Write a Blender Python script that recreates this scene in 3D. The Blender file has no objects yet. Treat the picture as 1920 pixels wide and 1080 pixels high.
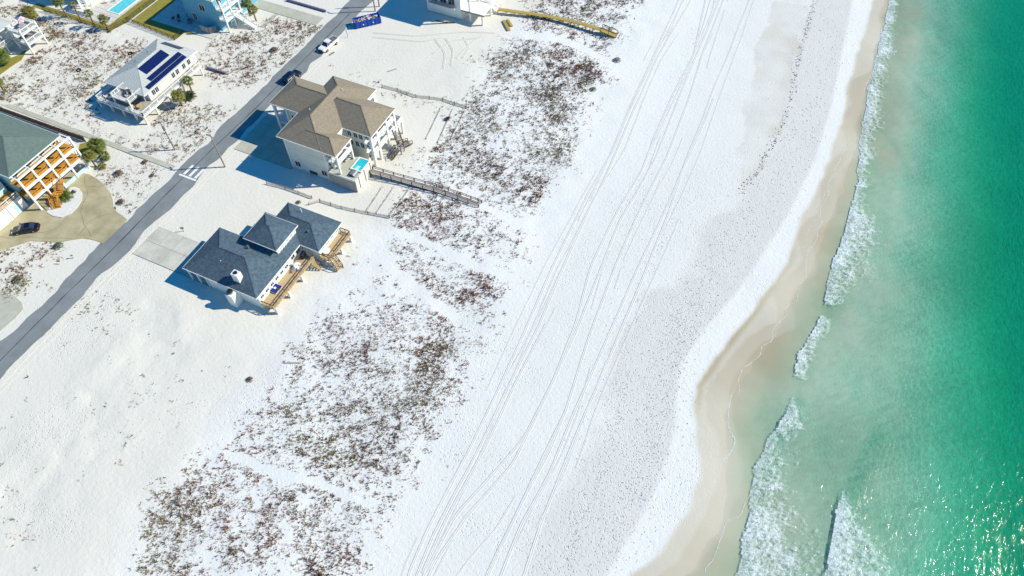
import bpy, math, random
import numpy as np
from mathutils import Vector
random.seed(7); np.random.seed(7)
SC = bpy.context.scene
COL = SC.collection

# ------------------------------------------------------------------ camera, sky, sun, exposure
F_PX, CAM_H, TILT, YAW = 1305.0, 100.0, math.radians(35.2), math.radians(24.6)
cd = bpy.data.cameras.new('camera'); cam = bpy.data.objects.new('camera', cd); COL.objects.link(cam)
cd.sensor_width = 36.0; cd.lens = 36.0 * F_PX / 1920.0; cd.clip_start = 0.5; cd.clip_end = 6000
cam.location = (0, 0, CAM_H); cam.rotation_euler = (TILT, 0, YAW)
SC.camera = cam
SUN_D = Vector((-1.10, -0.62, -1.0)).normalized()          # direction the light travels
sd = bpy.data.lights.new('sun', 'SUN'); sun = bpy.data.objects.new('sun', sd); COL.objects.link(sun)
sd.energy = 4.9; sd.angle = math.radians(0.53); sd.color = (1.0, 0.94, 0.77)
sun.location = (40, 40, 120); sun.rotation_euler = SUN_D.to_track_quat('-Z', 'Y').to_euler()
W = bpy.data.worlds.new('World'); SC.world = W; W.use_nodes = True
wn = W.node_tree; wn.nodes.clear()
wo = wn.nodes.new('ShaderNodeOutputWorld'); wb = wn.nodes.new('ShaderNodeBackground')
sky = wn.nodes.new('ShaderNodeTexSky'); sky.sky_type = 'NISHITA'; sky.sun_disc = False
sky.sun_elevation = math.asin(-SUN_D.z); sky.sun_rotation = math.atan2(-SUN_D.x, -SUN_D.y)
sky.air_density = 1.6; sky.dust_density = 0.1; sky.ozone_density = 4.0
hs = wn.nodes.new('ShaderNodeHueSaturation'); hs.inputs['Saturation'].default_value = 2.0; hs.inputs['Hue'].default_value = 0.508
wn.links.new(sky.outputs[0], hs.inputs['Color']); wn.links.new(hs.outputs[0], wb.inputs['Color'])
wb.inputs['Strength'].default_value = 0.108
wn.links.new(wb.outputs[0], wo.inputs[0])
SC.view_settings.view_transform = 'Standard'; SC.view_settings.look = 'None'
SC.view_settings.exposure = 0.17; SC.view_settings.gamma = 1.0; SC.view_settings.use_curve_mapping = False
SC.cycles.max_bounces = 5; SC.cycles.diffuse_bounces = 3; SC.cycles.glossy_bounces = 2; SC.cycles.transparent_max_bounces = 8
SC.cycles.adaptive_threshold = 0.02

# ------------------------------------------------------------------ surveying: a photo measurement -> a point on the ground at height h
CT, ST, CY, SY = math.cos(TILT), math.sin(TILT), math.cos(YAW), math.sin(YAW)
def P(u, v, h=0.0):
    x, y = u - 960.0, 540.0 - v
    k = (CAM_H - h) / (CT * F_PX - ST * y)
    X, Y = x * k, (CT * y + ST * F_PX) * k
    return (X * CY - Y * SY, X * SY + Y * CY)
def PL(pts, h=0.0): return [P(u, v, h) for u, v in pts]

# ------------------------------------------------------------------ numeric noise
def vnoise(x, y, scale, seed):
    rs = np.random.RandomState(seed); g = rs.rand(256, 256)
    fx, fy = np.asarray(x) / scale + 1000.0, np.asarray(y) / scale + 1000.0
    ix, iy = np.floor(fx).astype(int), np.floor(fy).astype(int)
    tx, ty = fx - ix, fy - iy; tx = tx * tx * (3 - 2 * tx); ty = ty * ty * (3 - 2 * ty)
    a, b, c, d = g[ix % 256, iy % 256], g[(ix + 1) % 256, iy % 256], g[ix % 256, (iy + 1) % 256], g[(ix + 1) % 256, (iy + 1) % 256]
    return (a * (1 - tx) + b * tx) * (1 - ty) + (c * (1 - tx) + d * tx) * ty
def fbm(x, y, scale, seed, n=4):
    s = 0.0; a = 1.0; t = 0.0
    for i in range(n): s = s + a * vnoise(x, y, scale / 2 ** i, seed + i); t += a; a *= 0.5
    return s / t
def inpoly(x, y, poly):
    r = np.zeros(np.shape(x), bool); n = len(poly)
    for i in range(n):
        (x0, y0), (x1, y1) = poly[i], poly[(i + 1) % n]
        if y0 == y1: continue
        c = ((y0 > y) != (y1 > y)) & (x < (x1 - x0) * (y - y0) / (y1 - y0) + x0); r ^= c
    return r
def seg_dist(x, y, pts):
    d = np.full(np.shape(x), 1e9)
    for (x0, y0), (x1, y1) in zip(pts[:-1], pts[1:]):
        dx, dy = x1 - x0, y1 - y0; t = np.clip(((x - x0) * dx + (y - y0) * dy) / (dx * dx + dy * dy + 1e-9), 0, 1)
        d = np.minimum(d, np.hypot(x - x0 - t * dx, y - y0 - t * dy))
    return d
def sm(a, b, x): t = np.clip((np.asarray(x, float) - a) / (b - a), 0, 1); return t * t * (3 - 2 * t)

# ------------------------------------------------------------------ materials
MATS = {}
def mat(name, col, rough=0.8, var=0.12, scale=3.0, bump=0.0, bscale=20.0, metal=0.0, spec=0.3, stretch=None, col2=None):
    m = bpy.data.materials.new(name); m.use_nodes = True; nt = m.node_tree; N = nt.nodes; L = nt.links
    b = N['Principled BSDF']; b.inputs['Roughness'].default_value = rough; b.inputs['Metallic'].default_value = metal
    b.inputs['Specular IOR Level'].default_value = spec
    tc = N.new('ShaderNodeTexCoord'); mp = N.new('ShaderNodeMapping'); L.new(tc.outputs['Object'], mp.inputs[0])
    if stretch: mp.inputs['Scale'].default_value = stretch
    nz = N.new('ShaderNodeTexNoise'); nz.inputs['Scale'].default_value = scale; nz.inputs['Detail'].default_value = 6
    nz.inputs['Roughness'].default_value = 0.65; L.new(mp.outputs[0], nz.inputs['Vector'])
    rp = N.new('ShaderNodeValToRGB'); rp.color_ramp.elements[0].position = 0.3; rp.color_ramp.elements[1].position = 0.7
    c0 = tuple(max(0, c * (1 - var)) for c in col); c1 = tuple(min(1, c * (1 + var)) for c in (col2 or col))
    rp.color_ramp.elements[0].color = (*c0, 1); rp.color_ramp.elements[1].color = (*c1, 1)
    L.new(nz.outputs['Fac'], rp.inputs[0]); L.new(rp.outputs[0], b.inputs['Base Color'])
    if bump:
        n2 = N.new('ShaderNodeTexNoise'); n2.inputs['Scale'].default_value = bscale; n2.inputs['Detail'].default_value = 4; L.new(mp.outputs[0], n2.inputs['Vector'])
        bp = N.new('ShaderNodeBump'); bp.inputs['Strength'].default_value = bump; bp.inputs['Distance'].default_value = 0.05
        L.new(n2.outputs['Fac'], bp.inputs['Height']); L.new(bp.outputs[0], b.inputs['Normal'])
    MATS[name] = m; return m
mat('white', (0.80, 0.80, 0.78), 0.6, 0.06, 1.5)
mat('white_trim', (0.82, 0.82, 0.81), 0.5, 0.04, 2)
mat('siding', (0.72, 0.73, 0.68), 0.7, 0.05, 0.8, 0.2, 6, stretch=(0.2, 0.2, 6))
mat('stucco', (0.70, 0.68, 0.60), 0.85, 0.06, 0.7, 0.15, 20)
mat('teal_wall', (0.52, 0.70, 0.72), 0.7, 0.06, 0.8, 0.15, 8)
mat('blue_wall', (0.14, 0.40, 0.55), 0.7, 0.06, 0.8, 0.15, 8, stretch=(0.2, 0.2, 6))
mat('shingle_tan', (0.27, 0.225, 0.168), 0.9, 0.20, 1.8, 0.7, 14, stretch=(1, 1, 2))
mat('shingle_grey', (0.08, 0.122, 0.16), 0.9, 0.42, 1.9, 0.8, 12)
mat('metal_roof', (0.55, 0.56, 0.53), 0.45, 0.06, 0.5, 0.0, metal=0.1)
mat('roof_green', (0.125, 0.175, 0.155), 0.85, 0.16, 1.5, 0.5, 10)
mat('glass', (0.025, 0.04, 0.06), 0.08, 0.2, 1.0, spec=0.8)
mat('solar', (0.004, 0.012, 0.085), 0.3, 0.2, 1.0, spec=0.8)
mat('solar_frame', (0.05, 0.06, 0.10), 0.4, 0.05, 2, metal=0.6)
mat('orange_wood', (0.52, 0.245, 0.04), 0.7, 0.22, 1.2, 0.2, 20, stretch=(8, 1, 1))
mat('tan_wood', (0.50, 0.36, 0.20), 0.75, 0.16, 1.0, 0.2, 20, stretch=(1, 8, 1))
mat('yellow_wood', (0.44, 0.325, 0.085), 0.75, 0.2, 1.0, 0.3, 15, stretch=(6, 1, 1))
mat('grey_wood', (0.38, 0.36, 0.33), 0.85, 0.2, 1.2, 0.3, 15, stretch=(1, 1, 6))
mat('dark_wood', (0.10, 0.065, 0.055), 0.8, 0.25, 2, 0.2, 20)
mat('fence_wood', (0.56, 0.51, 0.45), 0.9, 0.25, 4)
mat('pole_wood', (0.28, 0.255, 0.235), 0.85, 0.25, 3, 0.3, 20)
mat('black_metal', (0.02, 0.02, 0.022), 0.5, 0.2, 5)
mat('grey_metal', (0.22, 0.23, 0.25), 0.45, 0.2, 5, metal=0.4)
mat('concrete', (0.47, 0.46, 0.38), 0.9, 0.12, 0.5, 0.2, 12)
mat('concrete_olive', (0.385, 0.335, 0.195), 0.9, 0.22, 0.22, 0.2, 12, col2=(0.44, 0.385, 0.25))
mat('concrete_grey', (0.54, 0.52, 0.455), 0.9, 0.20, 0.35, 0.2, 12)
mat('paver', (0.60, 0.57, 0.52), 0.9, 0.14, 2.5, 0.3, 6)
mat('joint', (0.22, 0.20, 0.13), 0.95, 0.2, 2)
mat('asphalt', (0.225, 0.243, 0.25), 0.9, 0.17, 0.22, 0.4, 40)
mat('asphalt_crack', (0.045, 0.048, 0.055), 0.95, 0.3, 3)
mat('road_paint', (0.80, 0.80, 0.78), 0.7, 0.08, 5)
mat('lawn', (0.30, 0.235, 0.045), 0.95, 0.25, 1.0, 0.6, 25, col2=(0.25, 0.235, 0.05))
mat('pool_tile', (0.45, 0.80, 0.82), 0.4, 0.05, 2)
mat('pool_water', (0.03, 0.50, 0.60), 0.05, 0.18, 1.2, 0.15, 3, spec=0.5)
mat('trunk', (0.20, 0.15, 0.10), 0.9, 0.3, 6, 0.4, 20)
mat('frond', (0.105, 0.135, 0.022), 0.6, 0.35, 1.5)
mat('frond_olive', (0.16, 0.15, 0.028), 0.6, 0.35, 1.5)
mat('agave', (0.055, 0.10, 0.04), 0.6, 0.3, 2)
mat('car_black', (0.008, 0.008, 0.02), 0.18, 0.1, 2, spec=0.6)
mat('car_navy', (0.006, 0.010, 0.035), 0.18, 0.1, 2, spec=0.6)
mat('car_white', (0.80, 0.80, 0.82), 0.25, 0.03, 2, spec=0.5)
mat('rubber', (0.015, 0.015, 0.015), 0.9, 0.2, 5)
mat('rim', (0.45, 0.46, 0.48), 0.3, 0.1, 5, metal=0.8)
mat('lamp_red', (0.5, 0.02, 0.02), 0.3, 0.1, 3)
mat('lamp_clear', (0.75, 0.75, 0.72), 0.15, 0.05, 3)
mat('dumpster_blue', (0.012, 0.075, 0.42), 0.5, 0.2, 1.5, 0.2, 8)
mat('debris_mix', (0.42, 0.34, 0.26), 0.9, 0.6, 0.8)
mat('cushion_blue', (0.012, 0.03, 0.22), 0.85, 0.12, 3)
mat('cushion_white', (0.80, 0.79, 0.75), 0.9, 0.05, 3)
mat('pink', (0.75, 0.22, 0.30), 0.8, 0.35, 3)
mat('cream', (0.75, 0.60, 0.38), 0.8, 0.2, 2)
mat('purple_wall', (0.20, 0.18, 0.26), 0.85, 0.15, 2, 0.2, 10)
mat('purple_leaf', (0.045, 0.018, 0.08), 0.7, 0.3, 2)
mat('red_window', (0.10, 0.02, 0.025), 0.2, 0.2, 2, spec=0.6)
def foam_material():
    m = bpy.data.materials.new('foam'); m.use_nodes = True; nt = m.node_tree; N = nt.nodes; L = nt.links
    b = N['Principled BSDF']; b.inputs['Base Color'].default_value = (0.82, 0.89, 0.89, 1); b.inputs['Roughness'].default_value = 0.8
    tc = N.new('ShaderNodeTexCoord'); n = N.new('ShaderNodeTexNoise'); n.inputs['Scale'].default_value = 2.1; n.inputs['Detail'].default_value = 4; n.inputs['Roughness'].default_value = 0.62; n.inputs['Distortion'].default_value = 0.9; L.new(tc.outputs['Object'], n.inputs['Vector'])
    at = N.new('ShaderNodeAttribute'); at.attribute_name = 'masks'; sp = N.new('ShaderNodeSeparateColor'); L.new(at.outputs['Color'], sp.inputs[0])
    ad = N.new('ShaderNodeMath'); ad.operation = 'ADD'; L.new(n.outputs['Fac'], ad.inputs[0]); L.new(sp.outputs[0], ad.inputs[1])
    r = N.new('ShaderNodeMapRange'); r.inputs[1].default_value = 0.90; r.inputs[2].default_value = 1.32; r.inputs[3].default_value = 0.0; r.inputs[4].default_value = 0.95; L.new(ad.outputs[0], r.inputs[0])
    L.new(r.outputs[0], b.inputs['Alpha']); bp = N.new('ShaderNodeBump'); bp.inputs['Distance'].default_value = 0.16; bp.inputs['Strength'].default_value = 0.8; L.new(n.outputs['Fac'], bp.inputs['Height']); L.new(bp.outputs[0], b.inputs['Normal']); MATS['foam'] = m
foam_material()
mat('wrack', (0.05, 0.045, 0.04), 0.9, 0.4, 2)
mat('lot_track', (0.645, 0.615, 0.545), 0.95, 0.08, 2, 0.3, 10)
mat('track_sand', (0.675, 0.667, 0.645), 0.95, 0.08, 2, 0.3, 10)
def attr_mat(name, attr, rough=0.8):
    m = bpy.data.materials.new(name); m.use_nodes = True; nt = m.node_tree
    a = nt.nodes.new('ShaderNodeAttribute'); a.attribute_name = attr
    b = nt.nodes['Principled BSDF']; b.inputs['Roughness'].default_value = rough; b.inputs['Specular IOR Level'].default_value = 0.2
    nt.links.new(a.outputs['Color'], b.inputs['Base Color']); MATS[name] = m; return m
attr_mat('grass_blades', 'tint')

# ------------------------------------------------------------------ mesh builder
ORG = {}
class MB:
    def __init__(s): s.v = []; s.f = []
    def quad(s, *p): n = len(s.v); s.v += [tuple(q) for q in p]; s.f.append(tuple(range(n, n + len(p)))); return s
    def hexa(s, b, t):
        n = len(s.v); s.v += [tuple(q) for q in b] + [tuple(q) for q in t]; k = len(b)
        s.f.append(tuple(n + i for i in reversed(range(k)))); s.f.append(tuple(n + k + i for i in range(k)))
        for i in range(k): j = (i + 1) % k; s.f.append((n + i, n + j, n + k + j, n + k + i))
        return s
    def box(s, x0, x1, y0, y1, z0, z1):
        x0, x1 = min(x0, x1), max(x0, x1); y0, y1 = min(y0, y1), max(y0, y1)
        return s.hexa([(x0, y0, z0), (x1, y0, z0), (x1, y1, z0), (x0, y1, z0)], [(x0, y0, z1), (x1, y0, z1), (x1, y1, z1), (x0, y1, z1)])
    def prism(s, poly, z0, z1):
        a = sum(poly[i][0] * poly[(i + 1) % len(poly)][1] - poly[(i + 1) % len(poly)][0] * poly[i][1] for i in range(len(poly)))
        if a < 0: poly = poly[::-1]
        return s.hexa([(x, y, z0) for x, y in poly], [(x, y, z1) for x, y in poly])
    def beam(s, p, q, w, h=None):
        p, q = Vector(p), Vector(q); d = (q - p).normalized(); h = h or w
        side = d.cross(Vector((0, 0, 1))); side = Vector((1, 0, 0)) if side.length < 1e-4 else side.normalized()
        up = side.cross(d).normalized(); c = [(-w / 2, -h / 2), (w / 2, -h / 2), (w / 2, h / 2), (-w / 2, h / 2)]
        return s.hexa([p + side * a + up * b for a, b in c], [q + side * a + up * b for a, b in c])
    def tube(s, p, q, r0, r1=None, n=8):
        p, q = Vector(p), Vector(q); d = (q - p).normalized(); r1 = r0 if r1 is None else r1
        side = d.cross(Vector((0, 0, 1))); side = Vector((1, 0, 0)) if side.length < 1e-4 else side.normalized()
        up = side.cross(d).normalized(); A = [2 * math.pi * i / n for i in range(n)]
        return s.hexa([p + (side * math.cos(a) + up * math.sin(a)) * r0 for a in A], [q + (side * math.cos(a) + up * math.sin(a)) * r1 for a in A])
    def loft(s, rings):
        n = len(s.v); k = len(rings[0])
        for r in rings: s.v += [tuple(q) for q in r]
        for i in range(len(rings) - 1):
            for j in range(k): a = n + i * k + j; b = n + i * k + (j + 1) % k; s.f.append((a, b, b + k, a + k))
        s.f.append(tuple(n + j for j in reversed(range(k)))); s.f.append(tuple(n + (len(rings) - 1) * k + j for j in range(k)))
        return s
    def hip(s, x0, x1, y0, y1, z0, slope, gx0=False, gx1=False):
        w, l = x1 - x0, y1 - y0
        if l >= w: r = w / 2; a, b = ((x0 + r), y0 + r, z0 + r * slope), ((x0 + r), y1 - r, z0 + r * slope)
        else: r = l / 2; a, b = (x0 + (0 if gx0 else r), y0 + r, z0 + r * slope), (x1 - (0 if gx1 else r), y0 + r, z0 + r * slope)
        c = [(x0, y0, z0), (x1, y0, z0), (x1, y1, z0), (x0, y1, z0)]; n = len(s.v); s.v += c + [a, b]
        if abs(l - w) < 1e-6: b = a
        if l >= w: s.f += [(n, n + 1, n + 4), (n + 1, n + 2, n + 5, n + 4), (n + 2, n + 3, n + 5), (n + 3, n, n + 4, n + 5)]
        else: s.f += [(n, n + 1, n + 5, n + 4), (n + 1, n + 2, n + 5), (n + 2, n + 3, n + 4, n + 5), (n + 3, n, n + 4)]
        s.f.append((n + 3, n + 2, n + 1, n)); return s
    def build(s, name, m, parent=None, smooth=False, local=False):
        o0 = Vector((0, 0, 0))
        if parent is not None and not local: o0 = ORG.get(parent.name, o0)
        me = bpy.data.meshes.new(name); me.from_pydata([(x - o0.x, y - o0.y, z - o0.z) for x, y, z in s.v], [], s.f)
        me.update(); me.materials.append(MATS[m])
        if smooth: me.shade_smooth()
        ob = bpy.data.objects.new(name, me); COL.objects.link(ob)
        if parent is not None: ob.parent = parent; ORG[ob.name] = o0
        return ob
def tag(o, label=None, cat=None, group=None, kind=None):
    if label: o['label'] = label
    if cat: o['category'] = cat
    if group: o['group'] = group
    if kind: o['kind'] = kind
    return o
def thing(name, loc, label, cat, group=None, rz=0.0):
    o = bpy.data.objects.new(name, None); COL.objects.link(o); o.location = loc; o.rotation_euler = (0, 0, rz)
    o.empty_display_size = 0.3; ORG[o.name] = Vector(loc); return tag(o, label, cat, group)
def box(name, m, par, *a): return MB().box(*a).build(name, m, par)
def copy_part(src, par, loc=(0, 0, 0), rot=(0, 0, 0), sc=1.0):
    c = src.copy(); COL.objects.link(c); c.parent = par; c.location = loc; c.rotation_euler = rot
    c.scale = (sc, sc, sc) if not hasattr(sc, '__len__') else sc; return c

# ------------------------------------------------------------------ terrain: shore, dunes, beach, sea bed
SEA = -0.50
SHORE = sorted(PL([(1640, 0), (1612, 80), (1590, 170), (1570, 240), (1540, 330), (1500, 420), (1470, 490), (1430, 550), (1390, 610), (1340, 670), (1305, 720), (1300, 760), (1310, 840), (1310, 900), (1290, 960), (1240, 1040), (1190, 1080)], -0.25), key=lambda p: p[1])
SH_Y = np.array([p[1] for p in SHORE]); SH_X = np.array([p[0] for p in SHORE])
def shore_x(y): return np.interp(y, np.r_[-900, SH_Y, 900], np.r_[SH_X[0], SH_X, SH_X[-1] + 10])
BERM = sorted(PL([(1600, 0), (1580, 100), (1560, 200), (1530, 300), (1480, 400), (1430, 480), (1390, 540), (1330, 610), (1280, 680), (1270, 740), (1265, 820), (1240, 900), (1200, 980), (1140, 1080)], -0.2), key=lambda p: p[1])
BE_Y = np.array([p[1] for p in BERM]); BE_X = np.array([p[0] for p in BERM])
def berm_x(y): return np.interp(y, np.r_[-900, BE_Y, 900], np.r_[BE_X[0], BE_X, BE_X[-1] + 8])
DUNE = [(-60, -60), (-52, 20), (-62, 40), (-58, 66), (-66, 100), (-62, 130), (-62, 260), (-30, 260), (-34, 140), (-34, 120), (-38, 80), (-40, 50), (-34, 0), (-34, -60)]
def height(x, y):
    x = np.asarray(x, float); y = np.asarray(y, float)
    xs = shore_x(y) + (fbm(x * 0, y, 9, 31, 2) - 0.5) * 1.2
    beach = -0.25 * sm(-18, 0, x - xs)
    d = np.clip(x - xs, 0, None)
    wl = np.interp(y, [36, 56, 68, 84, 120], [5.2, 5.0, 6.2, 5.4, 3.9])           # width of the wet strip
    near = np.interp(d / wl, [0, 1, 1.8, 4, 10], [0, 0.26, 0.42, 0.62, 0.85]) + (fbm(x, y, 9, 41, 3) - 0.5) * (0.16 * sm(0.2, 0.9, d / wl) + 0.10 * sm(1.6, 2.6, d / wl)) + (fbm(x * 0.8 + y * 0.5, y * 0.25 - x * 0.1, 1.6, 43, 2) - 0.5) * 0.07 * sm(1.3, 2.0, d / wl)
    off = np.interp(x - np.interp(y, [60, 100, 160], [6.0, 2.0, -1.0]), [28, 35, 42, 49, 62, 100, 400, 2000], [0, 0.25, 0.85, 1.75, 2.5, 4, 25, 40])
    z = beach - near - off
    dn = sm(-74, -60, x) * (1 - sm(-34, -22, x))
    z = z + dn * (fbm(x, y, 14, 51, 4) - 0.42) * 1.0
    left = (1 - sm(-112, -106, x)) * sm(60, 64, y) * (1 - sm(92, 96, y))
    z = z + left * (fbm(x, y, 6, 61, 3) - 0.5) * 0.5
    open_ = sm(-90, -84, x) * (1 - sm(-76, -66, x)) * (1 - sm(34, 40, y))
    z = z + (open_ * (fbm(x, y, 7, 71, 4) - 0.5)) * 0.8
    z = z + (fbm(x, y, 3.2, 81, 2) - 0.5) * 0.07 * (1 - sm(-4, 2, x - xs)) * sm(-95.5, -93, x)
    return z
def axis(lo, hi, step, far_lo, far_hi):
    a = list(np.arange(lo, hi + 1e-6, step)); s = step
    while a[-1] < far_hi: s *= 1.5; a.append(a[-1] + s)
    s = step
    while a[0] > far_lo: s *= 1.5; a.insert(0, a[0] - s)
    return np.array(a)
def grid_mesh(name, xs, ys, Z, m, masks=None, smooth=True):
    nx, ny = len(xs), len(ys); X, Y = np.meshgrid(xs, ys, indexing='ij')
    co = np.stack([X, Y, Z], -1).reshape(-1, 3)
    i, j = np.meshgrid(np.arange(nx - 1), np.arange(ny - 1), indexing='ij'); a = (i * ny + j).ravel()
    fc = np.stack([a, a + ny, a + ny + 1, a + 1], -1)
    return raw_mesh(name, co, fc, m, masks, smooth)
def raw_mesh(name, co, fc, m, masks=None, smooth=False, attr='masks', link=True):
    me = bpy.data.meshes.new(name); k = fc.shape[1]
    me.vertices.add(len(co)); me.vertices.foreach_set('co', np.ascontiguousarray(co, np.float32).ravel())
    me.loops.add(fc.size); me.loops.foreach_set('vertex_index', np.ascontiguousarray(fc, np.int32).ravel())
    me.polygons.add(len(fc)); me.polygons.foreach_set('loop_start', np.arange(0, fc.size, k, dtype=np.int32))
    me.update(calc_edges=True)
    if masks is not None:
        at = me.attributes.new(attr, 'FLOAT_COLOR', 'POINT'); at.data.foreach_set('color', np.ascontiguousarray(masks, np.float32).ravel())
    if smooth: me.shade_smooth()
    me.materials.append(m if not isinstance(m, str) else MATS[m]); me.validate()
    ob = bpy.data.objects.new(name, me); COL.objects.link(ob); return ob
def sand_material():
    m = bpy.data.materials.new('sand'); m.use_nodes = True; nt = m.node_tree; N = nt.nodes; L = nt.links
    b = N['Principled BSDF']; b.inputs['Specular IOR Level'].default_value = 0.15
    at = N.new('ShaderNodeAttribute'); at.attribute_name = 'masks'; sp = N.new('ShaderNodeSeparateColor'); L.new(at.outputs['Color'], sp.inputs[0])
    tc = N.new('ShaderNodeTexCoord')
    def noise(sc, det=5, rough=0.6):
        n = N.new('ShaderNodeTexNoise'); n.inputs['Scale'].default_value = sc; n.inputs['Detail'].default_value = det; n.inputs['Roughness'].default_value = rough
        L.new(tc.outputs['Object'], n.inputs['Vector']); return n.outputs['Fac']
    def mix(f, a, c):
        x = N.new('ShaderNodeMix'); x.data_type = 'RGBA'
        for s, q in ((x.inputs[0], f), (x.inputs[6], a), (x.inputs[7], c)):
            if hasattr(q, 'is_linked'): L.new(q, s)
            else: s.default_value = q if not isinstance(q, tuple) else (*q, 1)
        return x.outputs[2]
    def mth(op, a, c, clamp=False):
        x = N.new('ShaderNodeMath'); x.operation = op; x.use_clamp = clamp
        for s, q in ((x.inputs[0], a), (x.inputs[1], c)):
            if hasattr(q, 'is_linked'): L.new(q, s)
            else: s.default_value = q
        return x.outputs[0]
    low = at.outputs['Alpha']; fine = noise(1.5, 4, 0.68)
    dry = mix(low, (0.80, 0.792, 0.758), (0.765, 0.757, 0.73))
    dry = mix(mth('MULTIPLY', fine, 0.30), dry, (0.66, 0.65, 0.63))
    lot = mix(sp.outputs[2], dry, (0.71, 0.668, 0.58))
    tram = mix(mth('MULTIPLY', sp.outputs[1], 0.6), lot, (0.585, 0.56, 0.525))
    wetc = mix(low, (0.43, 0.365, 0.25), (0.56, 0.50, 0.375))
    col = mix(sp.outputs[0], tram, wetc)
    L.new(col, b.inputs['Base Color'])
    r = N.new('ShaderNodeMapRange'); r.inputs[3].default_value = 0.95; r.inputs[4].default_value = 0.35; L.new(sp.outputs[0], r.inputs[0]); L.new(r.outputs[0], b.inputs['Roughness'])
    vo = N.new('ShaderNodeTexVoronoi'); vo.feature = 'F1'; vo.inputs['Scale'].default_value = 2.6; L.new(tc.outputs['Object'], vo.inputs['Vector'])
    dent = mth('MULTIPLY', mth('SUBTRACT', 0.32, vo.outputs['Distance'], True), mth('ADD', mth('MULTIPLY', sp.outputs[1], 1.2), mth('MULTIPLY', mth('SUBTRACT', low, 0.55, True), 3.0), True))
    hgt = mth('SUBTRACT', mth('MULTIPLY', fine, 0.12), mth('MULTIPLY', dent, 0.35))
    bp = N.new('ShaderNodeBump'); bp.inputs['Distance'].default_value = 1.0; L.new(hgt, bp.inputs['Height'])
    st = N.new('ShaderNodeMapRange'); st.inputs[3].default_value = 0.75; st.inputs[4].default_value = 0.05; L.new(sp.outputs[0], st.inputs[0]); L.new(st.outputs[0], bp.inputs['Strength'])
    L.new(bp.outputs[0], b.inputs['Normal']); return m
gx = axis(-190, 70, 0.45, -900, 2200); gy = axis(-16, 206, 0.45, -1300, 1500)
GX, GY = np.meshgrid(gx, gy, indexing='ij'); GZ = height(GX, GY)
xs_ = shore_x(GY) + (fbm(GX * 0, GY, 9, 31, 2) - 0.5) * 1.2
wet = sm(-0.5, 0.5, GX - xs_ + (vnoise(GX, GY, 2.5, 5) - 0.5) * 0.6)
bend = sm(52, 58, GY) * (1 - sm(84, 98, GY)) * sm(0.0, 0.35, GX - xs_) * (1 - sm(0.5, 1.6, GX - xs_))
lobes = GX - xs_ + (vnoise(GX * 0.4, GY, 7, 8) - 0.5) * 5 + (vnoise(GX, GY, 1.6, 9) - 0.5) * 0.6
wet = wet * (1 - 0.22 * sm(8, 15, GX - xs_)) * (0.70 + 0.16 * sm(1.6, 2.1, lobes) + 0.14 * sm(4.6, 5.2, lobes) + 0.35 * bend)
bx_ = berm_x(GY); tr = sm(-12, -7.5, GX - bx_ + (fbm(GX, GY, 9, 91, 3) - 0.5) * 9) * (1 - sm(-0.6, 0.2, GX - bx_))
tr = tr * (0.55 + 0.9 * fbm(GX, GY / 5, 3.0, 93, 3)); tr = np.clip(tr * 0.85 + 0.30 * sm(-40, -22, GX - bx_) * (1 - sm(-1, 0, GX - bx_)), 0, 1)
lot_ = (1 - sm(-66, -54, GX + (fbm(GX, GY, 12, 95, 3) - 0.5) * 14)) * 0.8
damp = inpoly(GX + (fbm(GX, GY, 5, 98, 3) - 0.5) * 5, GY, PL([(1445, 0), (1510, 10), (1485, 170), (1425, 310), (1372, 372), (1395, 230)])); wet = np.maximum(wet, damp * 0.30 * fbm(GX, GY, 4, 99, 3) * 1.6)
low_ = np.clip((fbm(GX, GY, 14, 97, 5) - 0.3) * 2.5, 0, 1)
MK = np.stack([wet, tr, lot_, low_], -1).reshape(-1, 4)
tag(grid_mesh('sand_ground', gx, gy, GZ, sand_material(), MK), kind='structure')

# ------------------------------------------------------------------ sea: a body of clear green water over the sea bed
def curve_x(pts):
    p = sorted(PL(pts, SEA), key=lambda q: q[1]); return np.array([q[1] for q in p]), np.array([q[0] for q in p])
FRONTS = [
 (curve_x([(1668, -40), (1668, 0), (1650, 80), (1625, 180), (1612, 270), (1607, 340), (1580, 440), (1555, 510), (1540, 590)]), curve_x([(1684, -40), (1680, 0), (1672, 90), (1655, 180), (1640, 290), (1622, 360), (1640, 440), (1620, 520), (1545, 592)]), 0.17),
 (curve_x([(1548, 575), (1541, 590), (1518, 630), (1500, 660), (1490, 690), (1490, 730)]), curve_x([(1572, 575), (1560, 600), (1542, 640), (1526, 670), (1510, 700), (1506, 730)]), 0.10),
 (curve_x([(1492, 722), (1475, 770), (1440, 830), (1415, 880), (1405, 940), (1395, 1010), (1380, 1080), (1375, 1130)]), curve_x([(1494, 722), (1512, 790), (1482, 850), (1472, 900), (1500, 970), (1545, 1080), (1560, 1130)]), 0.15),
 (curve_x([(1642, 785), (1610, 860), (1580, 920), (1562, 980), (1548, 1080), (1545, 1130)]), curve_x([(1643, 785), (1622, 870), (1600, 950), (1632, 1010), (1672, 1080), (1690, 1130)]), 0.17)]
def front_t(k, x, y):
    (fy, fx), (by, bx), hgt = FRONTS[k]
    wob = (fbm(x * 0, y, 2.4, 300 + k, 3) - 0.5) * 0.9
    a = np.interp(y, fy, fx) + wob; b = np.interp(y, by, bx) + (fbm(x * 0, y, 3.0, 320 + k, 3) - 0.5) * 1.6
    ok = sm(fy[0], fy[0] + 3, y) * (1 - sm(fy[-1] - 3, fy[-1], y))
    return x - a, (x - a) / np.maximum(b - a, 0.3), ok, hgt
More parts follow.
